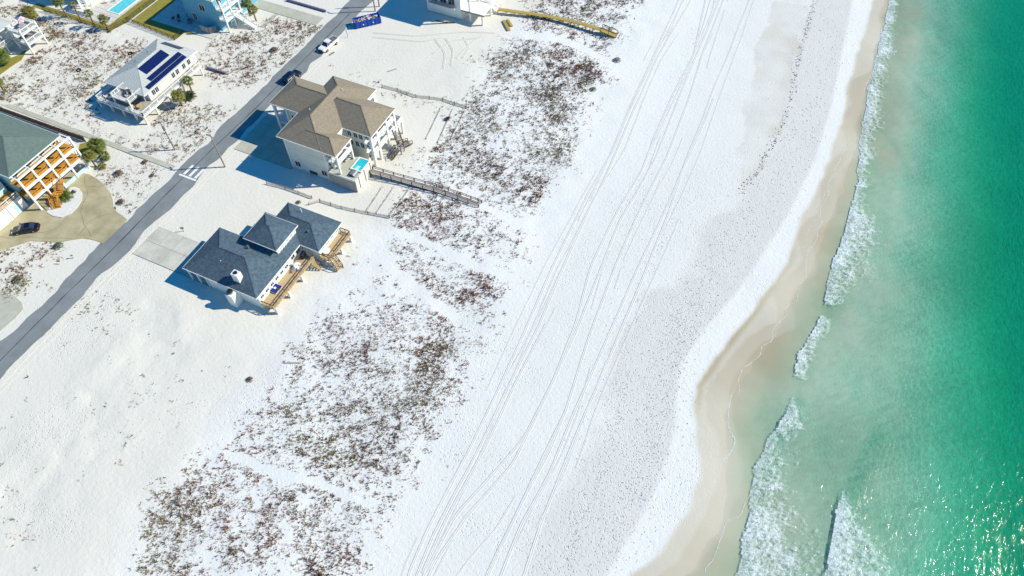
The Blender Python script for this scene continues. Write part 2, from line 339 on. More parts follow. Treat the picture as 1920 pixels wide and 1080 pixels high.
def sea_z(x, y):
    z = np.full(np.shape(x), SEA)
    for k in range(4):
        d, t, ok, h = front_t(k, x, y)
        z = z + ok * h * np.where(d < 0.9, np.exp(-((d - 0.9) / 0.7) ** 2), np.exp(-((d - 0.9) / 2.2) ** 2))
    far = sm(22, 34, x)
    z = z + far * ((fbm(x * 1.0 + y * 0.25, y * 0.35, 2.2, 210, 3) - 0.5) * 0.16 + (fbm(x, y * 0.5, 9, 220, 2) - 0.5) * 0.18)
    near = sm(8, 16, x) * (1 - far)
    return z + near * (fbm(x, y, 1.5, 230, 2) - 0.5) * 0.035
wx = axis(4, 72, 0.3, 4, 2150); wy = axis(-16, 206, 0.4, -1250, 1450)
WX, WY = np.meshgrid(wx, wy, indexing='ij'); WZ = sea_z(WX, WY)
def water_material():
    m = bpy.data.materials.new('sea_water'); m.use_nodes = True; nt = m.node_tree; N = nt.nodes; L = nt.links; N.clear()
    out = N.new('ShaderNodeOutputMaterial'); tr = N.new('ShaderNodeBsdfTransparent'); gl = N.new('ShaderNodeBsdfGlossy'); df = N.new('ShaderNodeBsdfDiffuse')
    gl.inputs['Roughness'].default_value = 0.07; df.inputs['Color'].default_value = (0.008, 0.36, 0.27, 1)
    at = N.new('ShaderNodeAttribute'); at.attribute_name = 'masks'; 
    tc = N.new('ShaderNodeTexCoord'); mp = N.new('ShaderNodeMapping'); mp.inputs['Scale'].default_value = (1.15, 0.5, 1.0); mp.inputs['Rotation'].default_value = (0, 0, 0.35); L.new(tc.outputs['Object'], mp.inputs[0])
    n1 = N.new('ShaderNodeTexNoise'); n1.inputs['Scale'].default_value = 1.5; n1.inputs['Detail'].default_value = 5; n1.inputs['Roughness'].default_value = 0.6; n1.inputs['Distortion'].default_value = 0.6; L.new(mp.outputs[0], n1.inputs['Vector'])
    n3 = N.new('ShaderNodeTexNoise'); n3.inputs['Scale'].default_value = 2.3; n3.inputs['Detail'].default_value = 3; n3.inputs['Distortion'].default_value = 1.2; L.new(mp.outputs[0], n3.inputs['Vector'])
    rr = N.new('ShaderNodeMapRange'); rr.inputs[1].default_value = 0.36; rr.inputs[2].default_value = 0.62; rr.inputs[3].default_value = 0.76; rr.inputs[4].default_value = 1.0; L.new(n3.outputs['Fac'], rr.inputs[0])
    mx = N.new('ShaderNodeVectorMath'); mx.operation = 'SCALE'; L.new(at.outputs['Color'], mx.inputs[0]); sr = N.new('ShaderNodeSeparateColor'); L.new(at.outputs['Color'], sr.inputs[0]); k1 = N.new('ShaderNodeMath'); k1.operation = 'MULTIPLY_ADD'; k1.use_clamp = True; k1.inputs[1].default_value = -3.0; k1.inputs[2].default_value = 2.75; L.new(sr.outputs[0], k1.inputs[0])
    k2 = N.new('ShaderNodeMix'); k2.data_type = 'FLOAT'; k2.inputs[2].default_value = 1.0; L.new(k1.outputs[0], k2.inputs[0]); L.new(rr.outputs[0], k2.inputs[3]); L.new(k2.outputs[0], mx.inputs['Scale']); L.new(mx.outputs[0], tr.inputs['Color'])   # depth tint, with noise painting light focused by ripples into the colour
    bp = N.new('ShaderNodeBump'); bp.inputs['Strength'].default_value = 1.0; bp.inputs['Distance'].default_value = 0.085; L.new(n1.outputs['Fac'], bp.inputs['Height'])
    b2 = N.new('ShaderNodeBump'); b2.inputs['Distance'].default_value = 0.9; L.new(n1.outputs['Fac'], b2.inputs['Height'])
    L.new(bp.outputs[0], gl.inputs['Normal']); L.new(b2.outputs[0], df.inputs['Normal'])
    m1 = N.new('ShaderNodeMixShader'); L.new(at.outputs['Alpha'], m1.inputs[0]); L.new(tr.outputs[0], m1.inputs[1]); L.new(df.outputs[0], m1.inputs[2])
    lw = N.new('ShaderNodeLayerWeight'); lw.inputs['Blend'].default_value = 0.5; fr = N.new('ShaderNodeMath'); fr.operation = 'POWER'; fr.inputs[1].default_value = 5.0; L.new(lw.outputs['Facing'], fr.inputs[0])
    f2 = N.new('ShaderNodeMath'); f2.operation = 'MULTIPLY_ADD'; f2.inputs[1].default_value = 0.98; f2.inputs[2].default_value = 0.02; L.new(fr.outputs[0], f2.inputs[0]); fr = f2
    m2 = N.new('ShaderNodeMixShader'); L.new(fr.outputs[0], m2.inputs[0]); L.new(m1.outputs[0], m2.inputs[1]); L.new(gl.outputs[0], m2.inputs[2])
    L.new(m2.outputs[0], out.inputs['Surface']); return m
nx, ny = len(wx), len(wy); co = np.stack([WX, WY, WZ], -1).reshape(-1, 3)
i, j = np.meshgrid(np.arange(nx - 1), np.arange(ny - 1), indexing='ij'); a = (i * ny + j).ravel(); fc = [np.stack([a, a + ny, a + ny + 1, a + 1], -1)]
ring = np.concatenate([np.arange(nx - 1) * ny, (nx - 1) * ny + np.arange(ny - 1), (nx - 1 - np.arange(nx - 1)) * ny + ny - 1, ny - 1 - np.arange(ny - 1)])
low = co[ring].copy(); low[:, 2] = -45.0; n0 = len(co); k = np.arange(len(ring)); kk = (k + 1) % len(ring)
fc.append(np.stack([ring[kk], ring[k], n0 + k, n0 + kk], -1))
c4 = [n0, n0 + nx - 1, n0 + nx - 1 + ny - 1, n0 + 2 * (nx - 1) + ny - 1]; fc.append(np.array([[c4[3], c4[2], c4[1], c4[0]]]))
dep = np.clip(np.concatenate([co, low])[:, 2] - height(np.concatenate([co, low])[:, 0], np.concatenate([co, low])[:, 1]), 0, 60)
WM = np.stack([np.exp(-0.90 * dep), np.exp(-0.11 * dep), np.exp(-0.26 * dep), 0.025 + 0.36 * sm(0.25, 3.2, dep)], -1)
tag(raw_mesh('sea_water', np.concatenate([co, low]), np.concatenate(fc), water_material(), WM, smooth=True), kind='structure')

# foam: lacy white froth behind each breaking front, cell by cell
def worley(x, y, scale, seed):
    rs = np.random.RandomState(seed); jx, jy = rs.rand(128, 128), rs.rand(128, 128); fx, fy = x / scale + 500, y / scale + 500; ix, iy = np.floor(fx).astype(int), np.floor(fy).astype(int); d = np.full(np.shape(x), 9.0)
    for a in (-1, 0, 1):
        for b in (-1, 0, 1): cx, cy = ix + a, iy + b; d = np.minimum(d, np.hypot(cx + jx[cx % 128, cy % 128] - fx, cy + jy[cx % 128, cy % 128] - fy))
    return d
def foam_cells(k, step):
    (fy, fx), (by, bx), h = FRONTS[k]; lo, hi = min(fx.min(), bx.min()) - 2, max(fx.max(), bx.max()) + 3
    X, Y = np.meshgrid(np.arange(lo, hi, step), np.arange(max(fy[0], -14), min(fy[-1], 205), step), indexing='ij')
    d, t, ok, h = front_t(k, X + step / 2, Y + step / 2)
    edge_ = vnoise(X, Y * 0.5, 1.4, 450 + k) * 0.45
    keep = (d > 0) & (t < 1.05 + edge_) & (ok > 0.12); return X[keep], Y[keep]
def froth(k, X, Y):
    d, t, ok, h = front_t(k, X, Y); big = fbm(X, Y, 3.5, 420 + k, 3); f1 = worley(X + (big - .5) * 2, Y * 0.8, 1.1, 400 + k)
    c = 0.70 - 0.27 * np.clip(t, 0, 1.4) ** 1.2 + (big - 0.5) * 0.35 - 0.22 * (0.55 - f1) * np.clip(t * 2, 0, 1)
    if k == 2: c = c - 0.05
    if k == 3: c = c - 0.7 * sm(49, 56, Y)
    return c * ok + (ok - 1) * 0.4
def cells_obj(name, X, Y, step, zf, m, lift, kk_):
    n = len(X); jx = np.zeros((n, 4, 3))
    for q, (ax, ay) in enumerate(((0, 0), (1, 0), (1, 1), (0, 1))):
        px, py = X + ax * step, Y + ay * step; jx[:, q, 0] = px; jx[:, q, 1] = py; jx[:, q, 2] = zf(px, py) + lift(px, py)
    jx = jx.reshape(-1, 3); c = froth(kk_, jx[:, 0], jx[:, 1]); return raw_mesh(name, jx, np.arange(4 * n).reshape(-1, 4), m, np.stack([c, c, c, np.ones(len(c))], -1))
FO = [foam_cells(k, 0.22) for k in range(4)]
for k in range(4):
    X, Y = FO[k]
    o = cells_obj('sea_foam', X, Y, 0.22, sea_z, 'foam', lambda x, y: 0.015 + 0.03 * fbm(x, y, 0.7, 500, 2), k)
    tag(o, ['white foam of the long breaker running down from the top of the photo', 'thin white foam between the long breaker and the lower one', 'lacy white foam of the breaker nearest the wet sand, bottom right', 'white foam of the outer breaker at the bottom right'][k], 'foam', kind='stuff')
# thin swash lines left on the shallows and the wet sand
def ribbon(name, pts, w, m, zf, lift=0.01, wob=0.25, seed=1, prof=None, broken=0.0):
    pts = np.array(pts); seg = np.hypot(*np.diff(pts, axis=0).T); s = np.r_[0, np.cumsum(seg)]; t = np.arange(0, s[-1], 0.5)
    cx, cy = np.interp(t, s, pts[:, 0]), np.interp(t, s, pts[:, 1])
    for _ in range(6): cx[1:-1] = (cx[:-2] + 2 * cx[1:-1] + cx[2:]) / 4; cy[1:-1] = (cy[:-2] + 2 * cy[1:-1] + cy[2:]) / 4
    dx, dy = np.gradient(cx), np.gradient(cy); l = np.hypot(dx, dy) + 1e-9; nx_, ny_ = -dy / l, dx / l
    prof = prof or [(-1, 0), (1, 0)]; o = (vnoise(t, t * 0, 2.0 if len(prof) < 3 else 11.0, seed) - 0.5) * 2 * wob; cx = cx + nx_ * o; cy = cy + ny_ * o
    V = []
    ww = w * ((0.6 + 0.8 * vnoise(t, t * 0 + 3, 1.5, seed + 1)) if prof is None or len(prof) < 3 else (0.85 + 0.3 * vnoise(t, t * 0 + 3, 9, seed + 1)))
    for a, hh in prof: x = cx + nx_ * ww * a / 2; y = cy + ny_ * ww * a / 2; V.append(np.stack([x, y, zf(x, y) + lift + hh], -1))
    V = np.stack(V, 1); n, kq = V.shape[:2]; i, j = np.meshgrid(np.arange(n - 1), np.arange(kq - 1), indexing='ij'); a = (i * kq + j).ravel()
    if broken: a = a[vnoise(i.ravel() * 0.5, i.ravel() * 0.0, 14.0, seed + 2) > broken]
    return raw_mesh(name, V.reshape(-1, 3), np.stack([a, a + kq, a + kq + 1, a + 1], -1), m, np.full((n * kq, 4), 0.58), smooth=True)
top = lambda x, y: np.maximum(height(x, y), np.where(x > 4.2, sea_z(x, y), -9))
for n_, (pts, w) in enumerate([([(1596, 260), (1560, 320), (1535, 420), (1500, 540), (1470, 590), (1440, 640), (1400, 690), (1378, 740)], 0.10), ([(1378, 740), (1366, 780), (1372, 830), (1355, 870)], 0.16), ([(1400, 945), (1350, 985), (1335, 1040), (1325, 1080)], 0.10), ([(1660, 40), (1640, 90), (1635, 130), (1620, 170)], 0.16), ([(1335, 735), (1340, 775), (1360, 800)], 0.07), ([(1598, 290), (1540, 380), (1505, 470)], 0.06)]):
    tag(ribbon('swash_line', PL(pts, SEA), w * 1.1, 'foam', top, 0.012, 0.6, 600 + n_), 'thin white swash line left in the shallows', 'foam', kind='stuff')

# ------------------------------------------------------------------ tyre ruts down the beach
RUT = [(-1, 0), (-0.62, 0.055), (-0.3, 0.035), (0, -0.004), (0.3, 0.035), (0.62, 0.055), (1, 0)]
a_ = lambda pts: [(800 + x / 1.862, 500 + y / 1.862) for x, y in pts]
u_ = lambda pts: [(1000 + x / 2.16, y / 2.16) for x, y in pts]
TR = [u_([(590, -60), (590, 0), (480, 250), (400, 430), (330, 600), (220, 790)]) + a_([(440, 0), (340, 230), (240, 450), (130, 680), (0, 930), (-60, 1060), (-75, 1120)]),
 u_([(645, -60), (640, 0), (500, 240), (420, 420), (310, 680), (230, 840)]) + a_([(480, 0), (390, 210), (270, 450), (150, 700), (20, 950), (-50, 1120)]),
 u_([(700, -60), (700, 0), (650, 220), (570, 380), (490, 560), (440, 690), (340, 860)]) + a_([(575, 0), (520, 200), (440, 400), (340, 600), (210, 750), (100, 870), (-20, 1100)]),
 u_([(757, -60), (755, 0), (680, 180), (600, 370), (490, 650), (350, 900)]) + a_([(612, 0), (520, 230), (430, 430), (300, 690), (150, 860), (30, 1030), (0, 1100)]),
 u_([(775, -60), (770, 0), (680, 230), (630, 400), (540, 640), (430, 860)]) + a_([(658, 0), (560, 270), (490, 490), (430, 640), (330, 830), (215, 1080), (205, 1110)]),
 u_([(890, -60), (875, 0), (800, 200), (740, 340), (640, 600), (560, 800)]) + a_([(742, 0), (640, 230), (520, 500), (430, 720), (330, 900), (260, 1080), (250, 1110)]),
 u_([(730, 400), (700, 480), (600, 700), (540, 890)]) + a_([(773, 0), (660, 270), (560, 500), (480, 700), (400, 900), (340, 1080), (330, 1110)]),
 a_([(415, 200), (300, 430), (200, 640), (60, 900), (-20, 1080)]), a_([(490, 500), (430, 620), (330, 830), (240, 1010), (200, 1100)]), a_([(310, 800), (240, 920), (150, 1020), (100, 1090)]),
 u_([(610, 0), (500, 220), (380, 470), (290, 680), (180, 900)]), u_([(720, 0), (640, 260), (540, 470)])]
for n_, pts in enumerate(TR):
    tag(ribbon('tyre_rut', PL(pts, -0.05), 0.48 if n_ not in (9, 10, 11) else 0.30, 'track_sand', height, 0.012, 0.10, 700 + n_, RUT), kind='structure')
FAINT = [(0, 1.5, .3), (0, -1.2, .45), (1, 1.4, .4), (2, 1.6, .42), (3, -0.9, .5), (4, 1.5, .4), (5, 1.6, .45), (6, 1.7, .48), (4, 0.7, .5), (1, -0.8, .5)]
for n_, (k_, off, br) in enumerate(FAINT):
    pts = [(x + off + 0.5 * math.sin(y * 0.07 + n_), y) for x, y in PL(TR[k_], -0.05)]
    tag(ribbon('tyre_rut', pts, 0.30, 'track_sand', height, 0.012, 0.12, 780 + n_ * 3, [(q, h * 0.7) for q, h in RUT], br), kind='structure')
LOT = [[(810, 100), (850, 75), (900, 70)], [(830, 130), (835, 100), (815, 72)], [(845, 125), (850, 95), (835, 70)], [(855, 110), (885, 80), (905, 66)], [(700, 62), (780, 68), (870, 60), (930, 62)], [(700, 70), (790, 78), (830, 70)], [(868, 70), (880, 90), (868, 110)]]
for n_, pts in enumerate(LOT):
    tag(ribbon('tyre_rut', PL(pts), 0.55, 'lot_track', height, 0.012, 0.15, 740 + n_, [(q, h * 1.3) for q, h in RUT]), kind='structure')

# ------------------------------------------------------------------ road, markings, drives, walks, lawns, pools
def sheet(name, poly, z0, z1, m, par=None): return tag(MB().prism(poly, z0, z1).build(name, m, par), kind='structure')
RX0, RX1 = -102.0, -96.7
def edge(x, a, seed): ys = np.arange(-60, 261, 0.5); return [(float(x + (fbm(np.array([y]), np.array([0.]), 6.0, seed, 4)[0] - 0.5) * a), float(y)) for y in ys]
el, er = edge(RX0, 1.9, 11), edge(RX1, 1.9, 12)
road = MB()
for k in range(len(el) - 1): road.quad((*el[k], 0.05), (*er[k], 0.05), (*er[k + 1], 0.05), (*el[k + 1], 0.05))
road = tag(road.build('road', 'asphalt'), kind='structure')
crack = [(-99.35 + (vnoise(np.array([y]), np.array([7.]), 14.0, 13)[0] - 0.5) * 0.7, y) for y in np.arange(-50, 126, 4.0)]
flat = lambda x, y: np.full(np.shape(x), 0.05)
ribbon('seam', crack, 0.16, 'asphalt_crack', flat, 0.004, 0.06, 14).parent = road
MB().box(-101.0, -96.8, 61.55, 61.95, 0.054, 0.058).build('stop_bar', 'road_paint', road)
for x in (-100.1, -98.75, -97.4): MB().box(x - 0.28, x + 0.28, 62.15, 64.9, 0.054, 0.058).build('crossing_bar', 'road_paint', road)
for n_, x in enumerate((-95.9, -95.2)):
    tag(ribbon('tyre_rut', [(x, -10), (x + 0.2, 30), (x - 0.1, 60), (x + 0.1, 90), (x, 112)], 0.35, 'lot_track', height, 0.012, 0.3, 760 + n_, RUT), kind='structure')
def slabs(name, m, x0, x1, y0, y1, nx_, ny_, z=0.06):
    root = tag(MB().box(x0, x1, y0, y1, -0.2, z - 0.025).build(name, 'joint'), kind='structure')
    for i_ in range(nx_):
        for j_ in range(ny_):
            a0, a1 = x0 + (x1 - x0) * i_ / nx_, x0 + (x1 - x0) * (i_ + 1) / nx_; b0, b1 = y0 + (y1 - y0) * j_ / ny_, y0 + (y1 - y0) * (j_ + 1) / ny_
            MB().box(a0 + 0.03, a1 - 0.03, b0 + 0.03, b1 - 0.03, -0.1, z + random.uniform(0, 0.008)).build('slab', m, root)
    return root
slabs('driveway_slab', 'concrete_grey', -95.4, -77.6, 42.3, 49.4, 6, 2, 0.10)
slabs('driveway_slab', 'concrete', -95.6, -81.4, 72.1, 83.6, 5, 4, 0.10)
slabs('driveway_slab', 'concrete', -127, -104.2, 114.5, 117.9, 8, 1, 0.08)
slabs('pavement', 'concrete', -160, -103.2, 62.1, 63.25, 28, 1, 0.10)
slabs('walkway', 'concrete', -116.0, -115.0, 108.6, 114.4, 1, 5, 0.10)
slabs('patio', 'paver', -158, -149.2, 93.9, 112, 7, 12, 0.10)
slabs('patio', 'paver', -141.5, -123.2, 99.8, 118, 8, 8, 0.10)
drive = PL([(140, 322), (166, 327), (182, 335), (196, 347), (207, 361), (212, 375), (213, 388), (219, 397), (229, 404)], 0) + [(-101.9, 48.2), (-101.9, 41.9)] + PL([(182, 452), (170, 449), (156, 447), (136, 450), (109, 455), (82, 453), (57, 452), (30, 461), (-10, 474), (-60, 500)], 0) + [(-121.7, 24), (-121.7, 42), (-121.0, 43), (-121.0, 53)]
dr = sheet('driveway', drive, -0.2, 0.09, 'concrete_olive')
for pts in ([(150, 440), (165, 415), (185, 408), (224, 396)], [(60, 438), (110, 430), (128, 404)], [(158, 330), (165, 360), (150, 400), (170, 448)], [(166, 352), (205, 345)], [(0, 445), (60, 446), (140, 448)]):
    o = ribbon('crack', PL(pts), 0.09, 'joint', lambda x, y: np.full(np.shape(x), 0.09), 0.005, 0.25, 770); o.parent = dr
isl = PL([(88, 399), (100, 406), (117, 409), (133, 402), (146, 390), (154, 376), (155, 363), (149, 354), (140, 351), (133, 353), (127, 360), (118, 370), (100, 380)], 0)
tag(MB().prism(isl, -0.1, 0.2).build('planting_island', 'track_sand'), kind='structure')
dr2 = PL([(-60, 560), (0, 545), (25, 553), (42, 568), (44, 580), (30, 596), (0, 622), (-60, 680)]); sheet('driveway', dr2, -0.2, 0.08, 'concrete')
sheet('lawn', [(-172, 92.2), (-147.6, 92.2), (-146.2, 96.6), (-146.0, 125), (-149.1, 125), (-149.1, 93.8), (-158, 93.6), (-172, 93.6)], -0.2, 0.07, 'lawn')
sheet('lawn', [(-145.6, 97.4), (-131.0, 96.2), (-130.8, 99.0), (-127, 99.75), (-141.6, 99.75), (-141.6, 125), (-145.6, 125)], -0.2, 0.07, 'lawn')
sheet('lawn', PL([(-40, 118), (0, 95), (40, 92), (50, 96), (40, 112), (20, 125), (0, 140), (-40, 160)]), -0.2, 0.06, 'lawn')
sheet('lawn', PL([(150, 270), (168, 266), (180, 290), (160, 300), (145, 292)]), -0.2, 0.06, 'lawn')
def pool(name, x0, x1, y0, y1, z, label):
    t = thing(name, (x0, y0, z), label, 'pool'); r = 0.25
    for q in ((x0 - r, x1 + r, y0 - r, y0), (x0 - r, x1 + r, y1, y1 + r), (x0 - r, x0, y0, y1), (x1, x1 + r, y0, y1)): box('coping', 'white_trim', t, *q, z - 0.2, z + 0.12)
    box('basin', 'pool_tile', t, x0, x1, y0, y1, z - 0.2, z + 0.01); box('pool_water', 'pool_water', t, x0 + 0.01, x1 - 0.01, y0 + 0.01, y1 - 0.01, z + 0.02, z + 0.06); return t
pool('swimming_pool', -153.5, -150.2, 98.4, 112, 0.1, 'long turquoise swimming pool on the pale patio at the top left')
pool('swimming_pool', -138.5, -135, 107.6, 114, 0.1, 'blue pool cut by the top edge beside the tall blue house')

# ------------------------------------------------------------------ house helpers
def window(par, face, plane, a, z, w, h, pane='glass'):
    """a framed window on the E (+x), S (-y), W (-x) or N (+y) side of a wall plane; centre a, sill z"""
    sg = 1 if face in 'EN' else -1; t0, t1, t2 = plane - 0.02 * sg, plane + 0.05 * sg, plane + 0.065 * sg
    def bx(b0, b1, z0, z1, ta, tb): return (ta, tb, b0, b1, z0, z1) if face in 'EW' else (b0, b1, ta, tb, z0, z1)
    fr = box('window', 'white_trim', par, *bx(a - w / 2 - 0.09, a + w / 2 + 0.09, z - 0.09, z + h + 0.09, t0, t1))
    box('pane', pane, fr, *bx(a - w / 2, a + w / 2, z, z + h, t0, t2)); box('mullion', 'white_trim', fr, *bx(a - 0.03, a + 0.03, z, z + h, t0, t2 + 0.01 * sg)); return fr
def railing(par, p, q, z, h=1.0, m='white_trim', step=1.8, bal=0.0, post=0.12, mid=0.0, mtop=None):
    p, q = Vector((*p, 0)), Vector((*q, 0)); L_ = (q - p).length; n = max(1, round(L_ / step))
    for i_ in range(n + 1):
        c = p.lerp(q, i_ / n); box('railing_post', m, par, c.x - post / 2, c.x + post / 2, c.y - post / 2, c.y + post / 2, z, z + h)
    up = lambda v, zz: (v.x, v.y, zz)
    MB().beam(up(p, z + h + 0.04), up(q, z + h + 0.04), 0.16, 0.08).build('top_rail', mtop or m, par)
    MB().beam(up(p, z + 0.15), up(q, z + 0.15), 0.07, 0.08).build('bottom_rail', m, par)
    if mid: MB().beam(up(p, z + h * mid), up(q, z + h * mid), 0.06, 0.08).build('middle_rail', m, par)
    if bal:
        b = MB(); k = int(L_ / bal)
        for i_ in range(1, k): c = p.lerp(q, i_ / k); b.box(c.x - 0.02, c.x + 0.02, c.y - 0.02, c.y + 0.02, z + 0.17, z + h)
        if k > 1: tag(b.build('balusters', m, par), kind='stuff')
def stair(par, p, q, w, m, n, rail=None, mstr=None):
    """straight flight from p (x,y,z) down to q, width w"""
    p, q = Vector(p), Vector(q); d = Vector((q.x - p.x, q.y - p.y, 0)); run = d.length; d.normalize(); s = Vector((-d.y, d.x, 0))
    for i_ in range(n):
        c = p.lerp(q, (i_ + 0.5) / n); b = [c + s * w / 2 * sx + d * run / n * 0.55 * sy for sx, sy in ((-1, -1), (1, -1), (1, 1), (-1, 1))]
        MB().hexa([(v.x, v.y, c.z - 0.05) for v in b], [(v.x, v.y, c.z + 0.03) for v in b]).build('tread', m, par)
    for sx in (-1, 1):
        e = s * (w / 2 + 0.06) * sx; MB().beam(p + e - Vector((0, 0, 0.12)), q + e - Vector((0, 0, 0.02)), 0.07, 0.3).build('stringer', mstr or m, par)
        if rail:
            MB().beam(p + e + Vector((0, 0, 0.95)), q + e + Vector((0, 0, 0.95)), 0.1, 0.1).build('handrail', rail, par)
            for f in (0, 0.5, 1): c = p.lerp(q, f) + e; box('railing_post', rail, par, c.x - 0.05, c.x + 0.05, c.y - 0.05, c.y + 0.05, max(c.z - 0.1, 0), c.z + 0.95)
def hip_roof(par, x0, x1, y0, y1, z, slope, m, trim='white_trim'):
    r = MB().hip(x0, x1, y0, y1, z + 0.16, slope).build('roof', m, par)
    f = MB(); t = 0.06
    for q in ((x0 - t, x1 + t, y0 - t, y0), (x0 - t, x1 + t, y1, y1 + t), (x0 - t, x0, y0, y1), (x1, x1 + t, y0, y1)): f.box(*q, z - 0.06, z + 0.165)
    f.build('fascia', trim, r)
    # ridge and hip caps
    w, l = x1 - x0, y1 - y0; rr = min(w, l) / 2; zt = z + 0.16 + rr * slope
    if l >= w: a, b = Vector((x0 + rr, y0 + rr, zt)), Vector((x0 + rr, y1 - rr, zt))
    else: a, b = Vector((x0 + rr, y0 + rr, zt)), Vector((x1 - rr, y0 + rr, zt))
    cor = [Vector((x0, y0, z + 0.16)), Vector((x1, y0, z + 0.16)), Vector((x1, y1, z + 0.16)), Vector((x0, y1, z + 0.16))]
    ends = [a, a, b, b] if l >= w else [a, b, b, a]
    c = MB()
    for p_, q_ in zip(cor, ends): c.beam(p_.lerp(q_, 0.01), q_, 0.20, 0.04)
    if (a - b).length > 0.3: c.beam(a, b, 0.22, 0.05)
    c.build('ridge_cap', m, r); return r

# ------------------------------------------------------------------ tan-roofed three-winged house
T = thing('beach_house', (-77, 82, 0), 'three-storey pale stucco house with wide tan hip roofs and white columns', 'house')
EZ, SL = 7.9, 0.583
hip_roof(T, -82.8, -72.5, 72.5, 92.3, EZ, SL, 'shingle_tan')
hip_roof(T, -89.8, -74.0, 79.8, 88.8, EZ - 0.004, SL, 'shingle_tan')
hip_roof(T, -80.5, -66.1, 79.75, 88.85, EZ - 0.008, SL, 'shingle_tan')
hip_roof(T, -80.0, -69.4, 72.45, 77.9, EZ - 0.012, SL, 'shingle_tan')
box('wall', 'stucco', T, -81.5, -72.4, 72.85, 91.6, 0, EZ)
box('wall', 'stucco', T, -72.39, -68.3, 80.3, 88.4, 0, EZ)
box('upper_wing', 'stucco', T, -86.2, -81.51, 80.4, 88.2, 2.9, EZ)
for z in (2.75, 5.3): box('trim_band', 'white', T, -81.56, -72.34, 72.79, 72.86, z, z + 0.14)
for x in (-81.45, -72.5): box('corner_board', 'white_trim', T, x - 0.14, x + 0.14, 72.74, 72.9, 0, EZ - 0.05)
for x in (-79.9, -73.7): window(T, 'S', 72.85, x, 1.0, 1.15, 1.25, 'red_window')
box('louvre_vent', 'grey_metal', T, -77.4, -75.6, 72.78, 72.86, 0.15, 0.95)
for k in range(7): box('louvre_slat', 'black_metal', T, -77.35 + k * 0.25, -77.22 + k * 0.25, 72.74, 72.8, 0.2, 0.9)
for y in (82, 84.5, 87): window(T, 'W', -86.2, y, 4.4, 1.2, 1.5)
for x in (-84.9, -82.7): window(T, 'S', 80.4, x, 4.6, 0.9, 1.5)
for x, y in ((-89.3, 80.4), (-89.3, 88.2), (-86.4, 80.5), (-86.4, 88.1)): box('column', 'white_trim', T, x - 0.24, x + 0.24, y - 0.24, y + 0.24, 0, EZ)
box('balcony_floor', 'white', T, -89.5, -86.21, 80.3, 88.3, 2.9, 3.15)
railing(T, (-89.4, 80.4), (-89.4, 88.2), 3.15, 1.0, 'white_trim', 2.6, 0.3)
for y in (81.6, 84.3, 87): box('garage_door', 'white', T, -81.56, -81.5, y - 1.1, y + 1.1, 0.1, 2.4)
# seaward storeys: columns, balconies, windows
for y in (80.15, 82.2, 85.6, 88.55): box('column', 'white_trim', T, -66.85, -66.35, y - 0.25, y + 0.25, 0, EZ)
for z in (2.9, 5.35):
    box('balcony_floor', 'white', T, -68.29, -66.4, 79.95, 88.75, z, z + 0.2)
    box('parapet', 'white_trim', T, -66.75, -66.5, 80.4, 88.3, z + 0.21, z + 1.05)
for z in (0.9, 3.7, 6.0):
    for y in (81.2, 83.9, 87.0): window(T, 'E', -68.3, y, z, 1.1, 1.25)
for z in (3.7, 6.0):
    for x in (-71.6, -70.2, -69.0): window(T, 'S', 80.3, x, z, 0.75, 1.35)
for z in (3.6, 6.0):
    for y in (73.9, 76.4): window(T, 'E', -72.4, y, z, 1.3, 1.5)
    window(T, 'E', -72.4, 90.2, z, 1.0, 1.3)
box('balcony_floor', 'white', T, -72.38, -69.6, 72.75, 77.7, 5.3, 5.5)
box('parapet', 'white_trim', T, -69.75, -69.55, 72.75, 77.7, 5.51, 6.5)
for y in (72.95, 77.5): box('column', 'white_trim', T, -69.85, -69.5, y - 0.17, y + 0.17, 3.0, EZ)
railing(T, (-72.2, 72.9), (-69.9, 72.9), 5.5, 0.9, 'white_trim', 1.2, 0.25)
box('balcony_floor', 'white', T, -71.9, -66.2, 88.86, 90.8, 3.4, 3.6); box('parapet', 'white_trim', T, -66.35, -66.2, 88.9, 90.8, 3.61, 4.5); box('parapet', 'white_trim', T, -71.9, -66.36, 90.65, 90.8, 3.61, 4.5)
box('column', 'white_trim', T, -66.55, -66.2, 90.4, 90.75, 0, 3.4)
# raised pool terrace
PT = box('pool_terrace', 'stucco', T, -72.39, -66.1, 72.45, 78.35, 0, 3.0)
box('terrace_paving', 'concrete', PT, -72.35, -66.4, 72.7, 78.2, 3.0, 3.03)
for k in range(6): box('cladding_board', 'grey_wood', PT, -72.3, -66.15, 72.36, 72.45, 0.05 + k * 0.4, 0.41 + k * 0.4)
for q in ((-68.75, -66.2, 74.75, 75.0), (-68.75, -66.2, 78.0, 78.25), (-68.75, -68.5, 75.0, 78.0), (-66.45, -66.2, 75.0, 78.0)): box('coping', 'white_trim', PT, *q, 3.03, 3.3)
box('pool_water', 'pool_water', PT, -68.5, -66.45, 75.0, 78.0, 3.03, 3.2)
for k in range(3): box('pool_step', 'pool_tile', PT, -67.9 + k * 0.06, -67.1, 75.15 + k * 0.35, 75.45 + k * 0.35, 3.05, 3.205 + 0.003 * k)
hc = MB(); n_ = 10
for i_ in range(n_):
    a0, a1 = math.pi * i_ / n_, math.pi * (i_ + 1) / n_
    hc.quad((-67.5 - 0.75 * math.cos(a0), 73.2, 3.05 + 0.55 * math.sin(a0)), (-67.5 - 0.75 * math.cos(a0), 74.6, 3.05 + 0.55 * math.sin(a0)), (-67.5 - 0.75 * math.cos(a1), 74.6, 3.05 + 0.55 * math.sin(a1)), (-67.5 - 0.75 * math.cos(a1), 73.2, 3.05 + 0.55 * math.sin(a1)))
hc.build('tub_cover', 'grey_metal', PT)
for y in (73.5, 75.5, 77.6): box('drain_pipe', 'dark_wood', PT, -66.1, -66.02, y - 0.05, y + 0.05, 0.2, 3.3)
